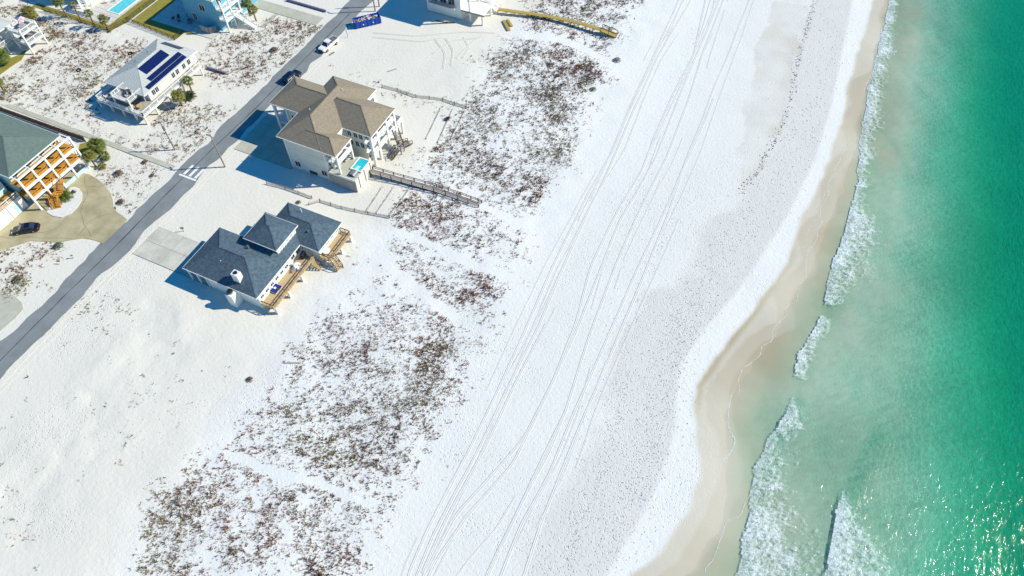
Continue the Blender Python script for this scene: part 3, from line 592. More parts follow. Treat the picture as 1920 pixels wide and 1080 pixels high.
# timber stairs off the seaward side
stair(T, (-66.0, 87.6, 2.9), (-64.2, 86.0, 1.5), 1.1, 'grey_wood', 7, 'dark_wood', 'dark_wood')
box('stair_landing', 'grey_wood', T, -64.7, -63.3, 84.6, 86.0, 1.4, 1.5)
for x, y in ((-64.6, 84.7), (-63.4, 84.7), (-63.4, 85.9), (-64.6, 85.9)): box('stair_post', 'dark_wood', T, x - 0.07, x + 0.07, y - 0.07, y + 0.07, 0, 2.5)
stair(T, (-64.3, 84.5, 1.45), (-65.0, 82.6, 0.1), 1.1, 'grey_wood', 7, 'dark_wood', 'dark_wood')
stair(T, (-64.0, 86.1, 1.45), (-63.6, 88.6, 0.1), 1.1, 'grey_wood', 7, 'dark_wood', 'dark_wood')
for x, y, z in ((-79.2, 79.5, 10.4), (-76.3, 76.6, 10.2), (-76.6, 86.9, 10.6), (-80.4, 90.6, 8.9)):
    MB().tube((x, y, z - 0.6), (x, y, z + 0.25), 0.07).build('vent_pipe', 'white_trim', T)

# ------------------------------------------------------------------ grey-shingled single-storey house
H = thing('beach_house', (-72, 52, 0), 'low white house with dark grey hip roofs, a raised square tower and a seaward deck', 'house')
EZ, SL = 3.35, 0.53
hip_roof(H, -82.0, -66.45, 42.0, 52.1, EZ, SL, 'shingle_grey')
hip_roof(H, -74.3, -62.55, 54.8, 62.3, EZ - 0.004, SL, 'shingle_grey')
hip_roof(H, -76.7, -66.5, 46.9, 58.6, EZ - 0.008, SL * 0.92, 'shingle_grey')
hip_roof(H, -74.6, -67.65, 50.5, 56.85, 5.85, 0.55, 'shingle_grey')
box('wall', 'white', H, -77.4, -66.05 - 0.35, 42.35, 51.7, 0, EZ); box('wall', 'white', H, -73.9, -62.95, 55.2, 61.9, 0, EZ); box('wall', 'white', H, -76.2, -66.9, 51.71, 55.19, 0, EZ)
TW = box('tower', 'white', H, -74.1, -68.15, 51.0, 56.4, EZ + 0.3, 5.85)
for k in range(8): box('tower_batten', 'white_trim', TW, -68.15, -68.08, 51.25 + k * 0.68, 51.45 + k * 0.68, EZ + 0.4, 5.7)
for y in (52.2, 53.7, 55.2): window(TW, 'E', -68.15, y, 4.9, 0.55, 0.4)
for x in (-81.6, -79.7, -77.8): 
    for y in (42.4, 51.65): box('carport_post', 'white_trim', H, x - 0.13, x + 0.13, y - 0.13, y + 0.13, 0, EZ)
box('carport_beam', 'white_trim', H, -81.75, -77.41, 42.3, 42.5, EZ - 0.45, EZ - 0.05)
for y in (43.2, 44.6, 46.0, 47.4, 48.8, 50.2): window(H, 'E', -66.4, y, 2.45, 0.7, 0.55)
for y in (56.3, 57.8, 59.3, 60.8): window(H, 'E', -62.95, y, 2.45, 0.75, 0.55)
window(H, 'E', -66.9, 52.6, 1.9, 0.9, 1.0); window(H, 'E', -66.9, 54.1, 1.9, 0.9, 1.0)
CH = box('chimney', 'white_trim', H, -71.7, -70.4, 43.2, 44.3, 4.0, 6.1); MB().tube((-71.05, 43.75, 6.1), (-71.05, 43.75, 6.25), 0.35, n=10).build('flue', 'black_metal', CH)
C2 = box('chimney', 'white', H, -72.0, -70.55, 40.6, 42.34, 0, 3.3); MB().tube((-71.3, 41.3, 3.3), (-71.3, 41.3, 3.75), 0.42, n=12).build('chimney_cap', 'grey_metal', C2); MB().tube((-71.3, 41.3, 3.75), (-71.3, 41.3, 4.0), 0.55, 0.4, n=12).build('chimney_hood', 'black_metal', C2)
for x, y in ((-79.0, 48.2), (-73.2, 49.6), (-69.4, 45.0), (-66.0, 57.2), (-72.6, 52.2)): box('roof_vent', 'grey_metal', H, x - .16, x + .16, y - .16, y + .16, 4.3, 4.3 + .42 + (.9 if abs(x + 74) < 2.2 else .25))
for x, y in ((-75.6, 45.2), (-70.0, 60.8)): MB().tube((x, y, 4.2), (x, y, 5.3), 0.08).build('vent_pipe', 'white_trim', H)
DZ = 1.55
DK = box('deck', 'tan_wood', H, -66.39, -63.7, 42.3, 54.4, DZ - 0.14, DZ); box('deck', 'tan_wood', H, -62.94, -60.7, 54.9, 61.8, DZ - 0.14, DZ)
for y in np.arange(42.6, 54.5, 0.6): box('joist_end', 'tan_wood', DK, -63.7, -63.66, y - 0.05, y + 0.05, DZ - 0.3, DZ - 0.02)
railing(H, (-63.8, 42.4), (-63.8, 54.3), DZ, 0.95, 'tan_wood', 1.5, 0, 0.1, 0.5, 'dark_wood'); railing(H, (-66.2, 42.4), (-63.9, 42.4), DZ, 0.95, 'tan_wood', 1.2, 0, 0.1, 0.5, 'dark_wood')
railing(H, (-60.8, 56.4), (-60.8, 61.7), DZ, 0.95, 'tan_wood', 1.5, 0, 0.1, 0.5, 'dark_wood'); railing(H, (-62.8, 61.7), (-60.9, 61.7), DZ, 0.95, 'tan_wood', 1.2, 0, 0.1, 0.5, 'dark_wood'); railing(H, (-62.8, 55.0), (-60.9, 55.0), DZ, 0.95, 'tan_wood', 1.2, 0, 0.1, 0.5, 'dark_wood')
for y in (42.7, 46.4, 50.2): box('deck_pier', 'white_trim', H, -64.0, -63.45, y - 0.2, y + 0.2, 0, DZ - 0.15)
for y in (55.2, 58.3, 61.4): box('deck_pier', 'white_trim', H, -60.95, -60.45, y - 0.2, y + 0.2, 0, DZ - 0.15)
stair(H, (-60.7, 55.7, DZ), (-59.0, 55.0, 0.1), 1.2, 'tan_wood', 7, 'dark_wood', 'tan_wood')
stair(H, (-63.6, 53.6, DZ), (-62.2, 53.9, 0.1), 1.0, 'tan_wood', 6, None, 'tan_wood')

# ------------------------------------------------------------------ solar-panelled house on stilts
S = thing('stilt_house', (-123, 80, 0), 'white stilt house with pale metal roof covered in dark solar panels', 'house')
EZ, SL, FZ = 4.85, 0.385, 2.25
x0, x1, y0, y1 = -128.5, -117.6, 73.5, 90.2
RF = hip_roof(S, x0, x1, y0, y1, EZ, SL, 'metal_roof')
seam = MB()
for y in np.arange(y0 + 0.6, y1, 0.6):
    r = min(5.45, y - y0, y1 - y)
    for sg in (-1, 1):
        e = x1 if sg > 0 else x0; seam.beam((e, y, EZ + 0.17), (e - sg * r, y, EZ + 0.17 + r * SL), 0.05, 0.05)
for x in np.arange(x0 + 0.6, x1, 0.6):
    r = min(x - x0, x1 - x)
    for sg, e in ((1, y0), (-1, y1)): seam.beam((x, e, EZ + 0.17), (x, e + sg * r, EZ + 0.17 + r * SL), 0.05, 0.05)
tag(seam.build('roof_seams', 'metal_roof', RF), kind='stuff')
box('wall', 'siding', S, -128.0, -118.4, 75.0, 89.8, FZ, EZ)
def pv(c, ux, uy, w, l):
    """one panel: centre c on the slope, in-plane axes ux (width) and uy (length)"""
    c, ux, uy = Vector(c), Vector(ux).normalized(), Vector(uy).normalized(); n = ux.cross(uy).normalized(); n = n if n.z > 0 else -n
    f = lambda w_, l_, h0, h1: MB().hexa([c + ux * a * w_ / 2 + uy * b * l_ / 2 + n * h0 for a, b in ((-1, -1), (1, -1), (1, 1), (-1, 1))], [c + ux * a * w_ / 2 + uy * b * l_ / 2 + n * h1 for a, b in ((-1, -1), (1, -1), (1, 1), (-1, 1))])
    p = f(w, l, 0.06, 0.11).build('solar_panel', 'solar_frame', S); f(w - 0.05, l - 0.05, 0.07, 0.115).build('solar_cells', 'solar', p)
def onE(x, y): return (x, y, EZ + 0.16 + (x1 - x) * SL)
def onN(x, y): return (x, y, EZ + 0.16 + (y1 - y) * SL)
for k in range(7): 
    pv(onE(-121.45, 78.75 + k * 1.02), (0, 1, 0), (1, 0, -SL), 1.0, 2.15)
for k in range(12):
    if k >= 2: pv(onE(-119.35, 75.9 + k * 0.99), (0, 1, 0), (1, 0, -SL), 0.97, 1.08)
    pv(onE(-118.3, 75.9 + k * 0.99), (0, 1, 0), (1, 0, -SL), 0.97, 1.0)
for k in range(5): pv(onN(-124.9 + k * 1.04, 88.7), (1, 0, 0), (0, 1, -SL), 1.02, 1.3)
box('deck', 'grey_wood', S, -129.2, -116.6, 70.5, 74.99, FZ - 0.2, FZ); box('deck', 'grey_wood', S, -118.39, -116.6, 75.0, 88.7, FZ - 0.2, FZ)
for q in ((-129.3, -116.5, 70.38, 70.5), (-116.6, -116.48, 70.5, 88.8)): box('rim_board', 'white_trim', S, *q, FZ - 0.35, FZ + 0.02)
railing(S, (-129.1, 70.55), (-116.65, 70.55), FZ, 0.95, 'white_trim', 2.0, 0.16, 0.14); railing(S, (-116.65, 70.55), (-116.65, 88.65), FZ, 0.95, 'white_trim', 2.2, 0.16, 0.14); railing(S, (-129.1, 70.55), (-129.1, 74.9), FZ, 0.95, 'white_trim', 2.0, 0.16, 0.14)
for x in (-129.1, -125.9, -122.7, -119.4, -116.7): box('stilt', 'white_trim', S, x - 0.15, x + 0.15, 70.45, 70.75, 0, FZ - 0.2)
for y in (74.0, 78.2, 82.4, 88.5): box('stilt', 'white_trim', S, -116.85, -116.55, y - 0.15, y + 0.15, 0, FZ - 0.2)
for x in (-127, -123, -119.5):
    for y in (76, 80, 84, 88.5): box('stilt', 'grey_wood', S, x - 0.15, x + 0.15, y - 0.15, y + 0.15, 0, FZ)
UP = box('upper_deck', 'grey_wood', S, -124.0, -119.4, 70.8, 74.6, 4.3, 4.5)
for x in (-123.9, -119.5):
    for y in (70.9, 74.5): box('deck_post', 'white_trim', S, x - 0.12, x + 0.12, y - 0.12, y + 0.12, FZ, 5.5)
for p, q in (((-124, 70.85), (-119.4, 70.85)), ((-119.45, 70.85), (-119.45, 74.5)), ((-123.95, 70.85), (-123.95, 74.5))): railing(S, p, q, 4.5, 0.95, 'white_trim', 2.3, 0.16, 0.12)
stair(S, (-124.1, 72.4, 4.4), (-127.2, 72.4, FZ + 0.1), 1.0, 'white_trim', 8, 'white_trim')
for y in (76.4, 77.4, 82.6, 83.9, 86.0, 87.6): window(S, 'E', -118.4, y, FZ + 0.75, 0.8, 1.15)
for x in (-126, -121): window(S, 'S', 75.0, x, FZ + 0.3, 1.6, 1.9)
for x, y in ((-125.5, 80.5), (-125.2, 84.0)): MB().tube((x, y, 5.8), (x, y, 6.6), 0.1).build('vent_pipe', 'grey_metal', S)

# ------------------------------------------------------------------ house with orange timber verandas
O = thing('veranda_house', (-125, 48, 0), 'green-roofed house with three-storey white frame and orange timber verandas', 'house')
hip_roof(O, -150, -120.2, 43.1, 55.3, 8.1, 0.42, 'roof_green')
box('wall', 'teal_wall', O, -149, -122.6, 43.8, 54.7, 0, 8.05)
ys = (43.4, 46.5, 49.6, 52.7, 55.7)
for y in ys: box('frame_post', 'white_trim', O, -118.75, -118.4, y - 0.17, y + 0.17, 0, 8.2)
for z in (2.95, 5.55): box('frame_beam', 'white_trim', O, -118.74, -118.42, 43.58, 55.5, z - 0.35, z + 0.1)
box('frame_beam', 'white_trim', O, -118.74, -118.42, 43.58, 55.5, 7.9, 8.18)
for z in (2.9, 5.5):
    box('veranda_floor', 'orange_wood', O, -122.59, -118.8, 43.4, 55.7, z - 0.15, z)
    for a, b in zip(ys[:-1], ys[1:]):
        box('veranda_rail', 'orange_wood', O, -118.95, -118.8, a + 0.2, b - 0.2, z + 0.85, z + 0.97); box('veranda_infill', 'orange_wood', O, -118.92, -118.86, a + 0.2, b - 0.2, z + 0.05, z + 0.5)
    for y in (44.9, 48.2, 51.3, 54.2): window(O, 'E', -122.6, y, z + 0.3, 1.4, 1.9)
for y in ys: box('roof_beam', 'white_trim', O, -121, -118.76, y - 0.1, y + 0.1, 7.95, 8.12)
for y in (47.9, 51.1, 54.2):
    MB().beam((-118.55, y - 1.3, 0.1), (-118.55, y, 2.6), 0.16).build('brace', 'white_trim', O) if y > 99 else box('plinth_panel', 'teal_wall', O, -118.62, -118.5, y - 1.3, y + 1.3, 0.1, 0.9)
# front stairs
box('stair_landing', 'orange_wood', O, -118.3, -116.6, 46.2, 47.8, 1.4, 1.5)
stair(O, (-118.4, 49.4, 2.9), (-117.5, 47.8, 1.5), 1.3, 'orange_wood', 7, 'orange_wood'); stair(O, (-117.4, 46.2, 1.45), (-116.0, 44.8, 0.2), 1.3, 'orange_wood', 7, 'orange_wood')
for x, y in ((-118.2, 46.3), (-116.7, 46.3), (-116.7, 47.7)): box('stair_post', 'orange_wood', O, x - 0.07, x + 0.07, y - 0.07, y + 0.07, 0, 2.4)
# north veranda strip
box('veranda_floor', 'orange_wood', O, -145, -122.7, 54.75, 57.2, 2.75, 2.9)
for x in np.arange(-143, -122, 3.4): box('veranda_post', 'white_trim', O, x - 0.12, x + 0.12, 56.95, 57.2, 0, 4.0)
MB().beam((-145, 57.1, 3.95), (-122.8, 57.1, 3.95), 0.14, 0.1).build('veranda_rail', 'white_trim', O)
# garage wing with a roof terrace
G = box('garage_wing', 'white', O, -135, -121.6, 26, 43.05, 0, 3.0); box('terrace_floor', 'orange_wood', G, -124.5, -121.65, 26, 43.0, 3.0, 3.06)
for y in (28.4, 33.0, 37.9, 41.3): 
    d_ = box('garage_door', 'white_trim', G, -121.6, -121.53, y - 1.5, y + 1.5, 0.1, 2.35) if y < 41 else box('garage_door', 'teal_wall', G, -121.6, -121.55, y - 0.5, y + 0.5, 0.1, 2.2)
    if y < 41:
        for z in (0.65, 1.2, 1.75): box('door_groove', 'grey_metal', d_, -121.53, -121.52, y - 1.45, y + 1.45, z, z + 0.04)
        for s_ in (-1.75, 1.75): box('downpipe', 'white_trim', G, -121.53, -121.45, y + s_ - 0.06, y + s_ + 0.06, 0.2, 3.0)
box('wall', 'teal_wall', G, -135, -124.51, 26, 43.0, 3.0, 5.8)
railing(O, (-121.75, 26), (-121.75, 43), 3.06, 0.95, 'white_trim', 2.4, 0.0, 0.14, 0.5)

# ------------------------------------------------------------------ house at the left edge with a white roof deck
K = thing('deck_house', (-160, 80, 0), 'white two-level timber deck house at the left edge with pale roof', 'house')
hip_roof(K, -177, -161.4, 62, 80.5, 5.6, 0.3, 'metal_roof'); box('wall', 'siding', K, -176, -163.6, 63, 80.0, 0, 5.55)
for y in (67, 70, 73, 76): window(K, 'E', -163.6, y, 3.0, 1.3, 1.5)
for z in (2.4, 5.0):
    box('deck', 'grey_wood', K, -161.19, -157.0, 78.3, 82.6, z - 0.2, z)
    for q in ((-161.1, -156.95, 78.2, 78.3), (-157.0, -156.9, 78.3, 82.6)): box('rim_board', 'white_trim', K, *q, z - 0.3, z + 0.03)
    for p, q in (((-161.1, 78.35), (-157.05, 78.35)), ((-157.05, 78.35), (-157.05, 82.55)), ((-161.1, 82.55), (-157.05, 82.55))): railing(K, p, q, z, 0.95, 'white_trim', 2.1, 0.16, 0.14)
for x in (-161.0, -157.05):
    for y in (78.35, 82.55): box('deck_post', 'white_trim', K, x - 0.16, x + 0.16, y - 0.16, y + 0.16, 0, 6.0)
box('side_deck', 'grey_wood', K, -163.59, -161.6, 63, 78.15, 2.2, 2.4); railing(K, (-161.7, 63), (-161.7, 78.1), 2.4, 0.95, 'white_trim', 1.8, 0.16)
for y in (64, 68, 72, 76): box('deck_post', 'white_trim', K, -161.85, -161.6, y - .13, y + .13, 0, 2.2)

# ------------------------------------------------------------------ tall blue house at the top
B = thing('tall_house', (-128, 108, 0), 'tall blue house with white balcony tower and outside stairs at the top edge', 'house')
box('wall', 'blue_wall', B, -132.9, -123.0, 103.6, 118, 0, 8.0); hip_roof(B, -133.4, -122.5, 103.1, 118.5, 8.0, 0.4, 'metal_roof')
window(B, 'S', 103.6, -127.0, 4.2, 1.5, 1.5); window(B, 'S', 103.6, -130.5, 1.0, 1.0, 1.6)
for y in (105.4, 109, 113): 
    for z in (3.6, 6.0): window(B, 'E', -123.0, y, z, 1.3, 1.5)
for z in (2.9, 5.5):
    box('balcony_floor', 'white', B, -122.99, -121.0, 103.7, 112, z - 0.2, z)
    railing(B, (-121.1, 103.8), (-121.1, 106.1 if z < 4 else 112), z, 0.95, 'white_trim', 1.6, 0.2, 0.14); railing(B, (-122.8, 103.8), (-121.1, 103.8), z, 0.95, 'white_trim', 1.6, 0.2, 0.14)
    box('rim_board', 'white_trim', B, -120.99, -120.9, 103.7, 112, z - 0.4, z + 0.03)
for y in (103.85, 106.4, 109.2, 112): box('balcony_post', 'white_trim', B, -121.25, -120.95, y - 0.15, y + 0.15, 0, 8.0)
stair(B, (-121.0, 107.2, 2.9), (-116.5, 107.9, 0.1), 1.3, 'white', 13, 'white_trim', 'white_trim')

# ------------------------------------------------------------------ white house under construction at the top
Wh = thing('tall_house', (-78, 136, 0), 'white house at the top edge beside the blue skip, with deck on posts', 'house')
box('wall', 'white', Wh, -82.6, -73.4, 131.0, 148, 0, 9.4); hip_roof(Wh, -83.2, -71.0, 130.4, 148.6, 9.4, 0.4, 'metal_roof')
box('corner_board', 'white_trim', Wh, -74.4, -74.28, 130.93, 131.0, 0, 3.0); box('plinth', 'concrete_grey', Wh, -82.65, -73.35, 130.94, 131.2, 0, 0.25)
box('balcony_floor', 'white', Wh, -81.5, -74.6, 129.9, 130.99, 3.0, 3.15); railing(Wh, (-81.4, 130.0), (-74.7, 130.0), 3.15, 0.95, 'grey_metal', 1.5, 0.15)
for x in (-80.5, -78, -75.8): window(Wh, 'S', 131.0, x, 3.3, 1.6, 2.0)
box('deck', 'white', Wh, -73.39, -67.4, 131.1, 136.5, 2.55, 2.75); box('rim_board', 'grey_metal', Wh, -73.39, -67.3, 131.0, 131.1, 2.4, 2.78)
for x, y, h in ((-71.1, 131.2, 9.3), (-67.8, 131.2, 2.55), (-67.8, 135.6, 2.55), (-71.1, 136, 9.3)): box('deck_post', 'white_trim', Wh, x - 0.18, x + 0.18, y - 0.18, y + 0.18, 0, h)
MB().beam((-73.2, 131.3, 0.2), (-71.2, 131.3, 2.4), 0.14).build('brace', 'white_trim', Wh)
stair(Wh, (-68.4, 136.6, 2.7), (-66.9, 138.6, 0.9), 1.4, 'white', 8, 'white_trim', 'white_trim')
for k in range(4): railing(Wh, (-70.6 + k * 0.7, 136.7), (-70.2 + k * 0.7, 136.7), 2.75, 1.0, 'white_trim', 0.4)

# ------------------------------------------------------------------ house beyond the top-left corner, of which stairs and shadow show
N_ = thing('tall_house', (-165, 104, 0), 'dark-shaded house at the top left with white outside stairs beside the pool patio', 'house')
box('wall', 'stucco', N_, -176, -160.5, 98.5, 114, 0, 8.2); hip_roof(N_, -176.5, -160, 98, 114.5, 8.2, 0.4, 'shingle_tan')
stair(N_, (-158.9, 96.6, 3.6), (-156.6, 95.0, 0.1), 1.3, 'white', 13, 'white_trim', 'white_trim'); box('landing', 'white', N_, -160.49, -158.6, 96.4, 98.6, 3.4, 3.6)
for x, y in ((-160.2, 96.6), (-158.8, 98.4)): box('landing_post', 'white_trim', N_, x - 0.12, x + 0.12, y - 0.12, y + 0.12, 0, 4.6)
for x in (-174, -170, -166): window(N_, 'S', 98.5, x, 1.2, 1.4, 1.5)

# ------------------------------------------------------------------ boardwalks
def boardwalk(name, label, pts, w, m, mrail, zs, post_h, step=2.2, rail=True):
    t = thing(name, (pts[0][0], pts[0][1], 0), label, 'boardwalk'); P_ = [Vector((x, y, z)) for (x, y), z in zip(pts, zs)]
    for p, q in zip(P_[:-1], P_[1:]):
        d = q - p; L_ = d.length; n = max(1, round(L_ / step)); u = d.normalized(); s = Vector((-u.y, u.x, 0)).normalized()
        MB().beam(p - Vector((0, 0, 0.2)), q - Vector((0, 0, 0.2)), w * 0.7, 0.16).build('bearer', mrail, t)
        for i_ in range(n):
            a, b = p.lerp(q, i_ / n), p.lerp(q, (i_ + 1) / n); nb = max(2, int((b - a).length / 0.3)); sec = MB()
            for k in range(nb):
                c0, c1 = a.lerp(b, (k + 0.04) / nb), a.lerp(b, (k + 0.96) / nb); dz = random.uniform(-0.008, 0.008)
                bb = [c0 - s * w / 2, c1 - s * w / 2, c1 + s * w / 2, c0 + s * w / 2]; sec.hexa([(v.x, v.y, v.z - 0.05 + dz) for v in bb], [(v.x, v.y, v.z + dz) for v in bb])
            sec.build('deck_section', m, t)
        for sg in (-1, 1):
            for i_ in range(n + (1 if q is P_[-1] else 0)):
                c = p.lerp(q, i_ / n) + s * (w / 2 + 0.06) * sg; box('post', mrail, t, c.x - 0.07, c.x + 0.07, c.y - 0.07, c.y + 0.07, float(height(c.x, c.y)) - 0.3, c.z + (post_h if rail else 0.02))
            if rail:
                e = s * (w / 2 + 0.06) * sg
                for hh in (post_h, post_h * 0.5): MB().beam(p + e + Vector((0, 0, hh)), q + e + Vector((0, 0, hh)), 0.09, 0.08).build('rail', mrail, t)
    return t
boardwalk('boardwalk', 'weathered brown boardwalk with railings from the tan-roofed house into the dune', [(-66.0, 77.6), (-61.5, 78.0), (-57.2, 78.5), (-52.6, 79.0), (-47.5, 79.2), (-43.0, 79.2)], 1.1, 'fence_wood', 'dark_wood', (1.1, 0.95, 0.7, 0.5, 0.32, 0.15), 0.75)
bw2 = boardwalk('boardwalk', 'new yellow timber boardwalk leading from the white house at the top to the beach', [(-66.6, 137.5), (-62.5, 138.3), (-58.8, 139.1), (-53.5, 139.9), (-48.6, 140.4), (-44.8, 140.4), (-41.1, 140.3)], 1.1, 'yellow_wood', 'yellow_wood', (1.0, 1.0, 1.0, 1.0, 1.0, 1.05, 0.9), 0.8, 2.4, False)
stair(bw2, (-41.0, 140.3, 0.9), (-37.2, 140.6, 0.05), 1.35, 'yellow_wood', 8, 'dark_wood', 'yellow_wood')

# ------------------------------------------------------------------ fences
def fence(name, label, pts, h, m, step, kind='picket', cat='fence', group=None, lean=0.0, gap=0.13):
    z_ = lambda x, y: float(height(x, y)); t = thing(name, (pts[0][0], pts[0][1], z_(*pts[0])), label, cat, group)
    for p, q in zip(pts[:-1], pts[1:]):
        p, q = Vector((*p, 0)), Vector((*q, 0)); L_ = (q - p).length; n = max(1, round(L_ / step)); s = Vector((-(q - p).y, (q - p).x, 0)).normalized()
        for i_ in range(n + 1):
            c = p.lerp(q, i_ / n); z = z_(c.x, c.y); MB().beam((c.x, c.y, z - 0.2), (c.x + s.x * lean * h, c.y + s.y * lean * h, z + h + 0.12), 0.07 if kind != 'iron' else 0.06).build('fence_post', 'dark_wood' if kind == 'sand' else m, t)
        for i_ in range(n):
            a, b = p.lerp(q, i_ / n), p.lerp(q, (i_ + 1) / n); za, zb = z_(a.x, a.y), z_(b.x, b.y); pn = MB(); k = max(2, int((b - a).length / gap))
            wv = 0.05 if kind == 'iron' else (0.6 if kind == 'sand' else 0.95) * (b - a).length / k
            for j_ in range(k):
                c = a.lerp(b, (j_ + 0.5) / k); z = za + (zb - za) * (j_ + 0.5) / k; hh = h * (1 if kind != 'sand' else random.uniform(0.86, 1.04)); ln = lean + (random.uniform(-0.06, 0.06) if kind == 'sand' else 0)
                pn.beam((c.x, c.y, z + 0.04), (c.x + s.x * ln * hh, c.y + s.y * ln * hh, z + hh), wv if kind != 'iron' else 0.025, 0.025)
            pn.build('fence_panel', m, t)
            if kind == 'iron':
                for hh in (0.12, h): MB().beam((a.x, a.y, za + hh), (b.x, b.y, zb + hh), 0.05).build('fence_rail', m, t)
            else: MB().beam((a.x + s.x * 0.04, a.y + s.y * 0.04, za + h * 0.6), (b.x + s.x * 0.04, b.y + s.y * 0.04, zb + h * 0.6), 0.04, 0.06).build('fence_rail', m, t)
    return t
fence('garden_fence', 'black metal fence round the top-left pool lawn beneath the palms', [(-168, 91.9), (-147.4, 91.9), (-146.1, 96.8), (-145.8, 122)], 1.2, 'black_metal', 2.4, 'iron', gap=0.2)
fence('garden_fence', 'black metal fence between the blue house lawn and the solar-panel house', [(-146.0, 97.0), (-131.0, 95.9), (-130.8, 98.9)], 1.2, 'black_metal', 1.9, 'iron', gap=0.2)
fence('board_fence', 'dark timber fence along the pavement north of the orange verandas', [(-152, 60.6), (-124.6, 61.1)], 1.5, 'dark_wood', 2.4, gap=0.16)
fence('board_fence', 'short pale timber fence by the foot of the blue house', [(-127.4, 101.2), (-124.9, 101.2), (-123.9, 102.6)], 1.7, 'grey_wood', 1.4, gap=0.16)
SF = [([(500, 346), (535, 355), (585, 373)], 'short sagging slat sand fence between the grey-roofed and tan-roofed houses'), ([(580, 385), (600, 379), (640, 391), (690, 402), (731, 411)], 'long pale slat sand fence between the grey-roofed house and the dune'), ([(716, 164), (745, 171), (780, 183), (830, 189), (874, 203)], 'slat sand fence beyond the tan-roofed house beside the empty lot'),
 ([(800, 262), (828, 202)], 'sand fence run, first of three slanting rows right of the tan-roofed house'), ([(822, 268), (850, 205)], 'sand fence run, second of three slanting rows right of the tan-roofed house'), ([(846, 262), (872, 210)], 'sand fence run, third and rightmost of the slanting rows right of the tan-roofed house'),
 ([(688, 398), (718, 354)], 'sand fence run slanting below the brown boardwalk, nearest the pool terrace'), ([(707, 402), (740, 354)], 'sand fence run slanting below the brown boardwalk, middle of three'), ([(731, 408), (768, 358)], 'sand fence run slanting below the brown boardwalk, farthest from the pool terrace')]
for n_, (pts, lab) in enumerate(SF): fence('sand_fence', lab, PL(pts), 0.7 if n_ < 3 else 0.3, 'fence_wood', 3.0, 'sand', group='slat sand fences', lean=0.25 if n_ < 3 else 0.5, gap=0.19)
tag(MB().box(-116.4, -104.9, 120.0, 120.35, -0.2, 0.55).build('low_wall', 'purple_wall'), 'low dark wall beside the drive at the top edge left of the road', 'wall')
tag(MB().beam((-117.1, 90.7, 0.3), (-112.0, 90.8, 0.3), 0.4, 0.55).build('low_wall', 'purple_wall'), 'low dark wall on the sand right of the solar-panel house', 'wall')

# ------------------------------------------------------------------ utility poles, signs, small posts
def pole(x, y, h, label, arm=True, lean=(0, 0)):
    t = thing('utility_pole', (x, y, 0), label, 'pole', 'utility poles along the road'); tp = (x + lean[0], y + lean[1], h)
    MB().tube((x, y, -0.3), tp, 0.17, 0.11, 10).build('shaft', 'pole_wood', t)
    if arm:
        MB().beam((tp[0] - 0.9, tp[1] + 0.1, h - 0.5), (tp[0] + 0.5, tp[1] - 0.05, h - 0.5), 0.10, 0.12).build('cross_arm', 'pole_wood', t)
        MB().tube((tp[0] - 1.15, tp[1] + 0.1, h - 0.6), (tp[0] - 0.75, tp[1] + 0.1, h - 0.45), 0.16, 0.12).build('street_lamp', 'grey_metal', t)
    else: MB().tube((x + 0.02, y, h * 0.72), (x + 0.02, y, h * 0.72 + 0.9), 0.24, n=10).build('collar', 'grey_metal', t)
    return t
pole(-94.0, 67.2, 8.6, 'bare wooden utility pole with lamp arm by the road crossing'); pole(-106.4, 66.9, 7.4, 'shorter wooden utility pole standing in the scrub left of the road', False)
pole(-94.2, 125.5, 9.0, 'nearer of the two utility poles beside the blue skip'); pole(-94.3, 127.6, 8.5, 'farther of the two utility poles beside the blue skip', False)
def signpost(x, y, h, label, panel=(0.45, 0.35), rz=0.5, cat='sign', m='white_trim'):
    t = thing('signpost', (x, y, 0), label, cat, rz=rz); MB().box(-0.05, 0.05, -0.05, 0.05, -0.1, h).build('post', 'grey_wood', t, local=True)
    MB().box(-panel[0] / 2, panel[0] / 2, -0.085, -0.05, h - panel[1] - 0.02, h - 0.02).build('panel', m, t, local=True); return t
signpost(*P(345, 434), 1.3, 'small dark sign on a post beside the grey drive', (0.6, 0.45), 0.6, m='grey_metal')
signpost(*P(472, 301), 1.6, 'small white sign on a post beside the tan-roofed house drive')
signpost(-94.6, 113.7, 2.6, 'tall white signpost leaning beside the blue skip', (0.35, 0.4))
signpost(-106.2, 109.0, 1.0, 'low white sign in the scrub left of the road', (0.5, 0.5), 1.0); signpost(*P(138, 484), 1.0, 'small sign in the scrub by the olive drive', (0.4, 0.3), 1.2, m='grey_metal')

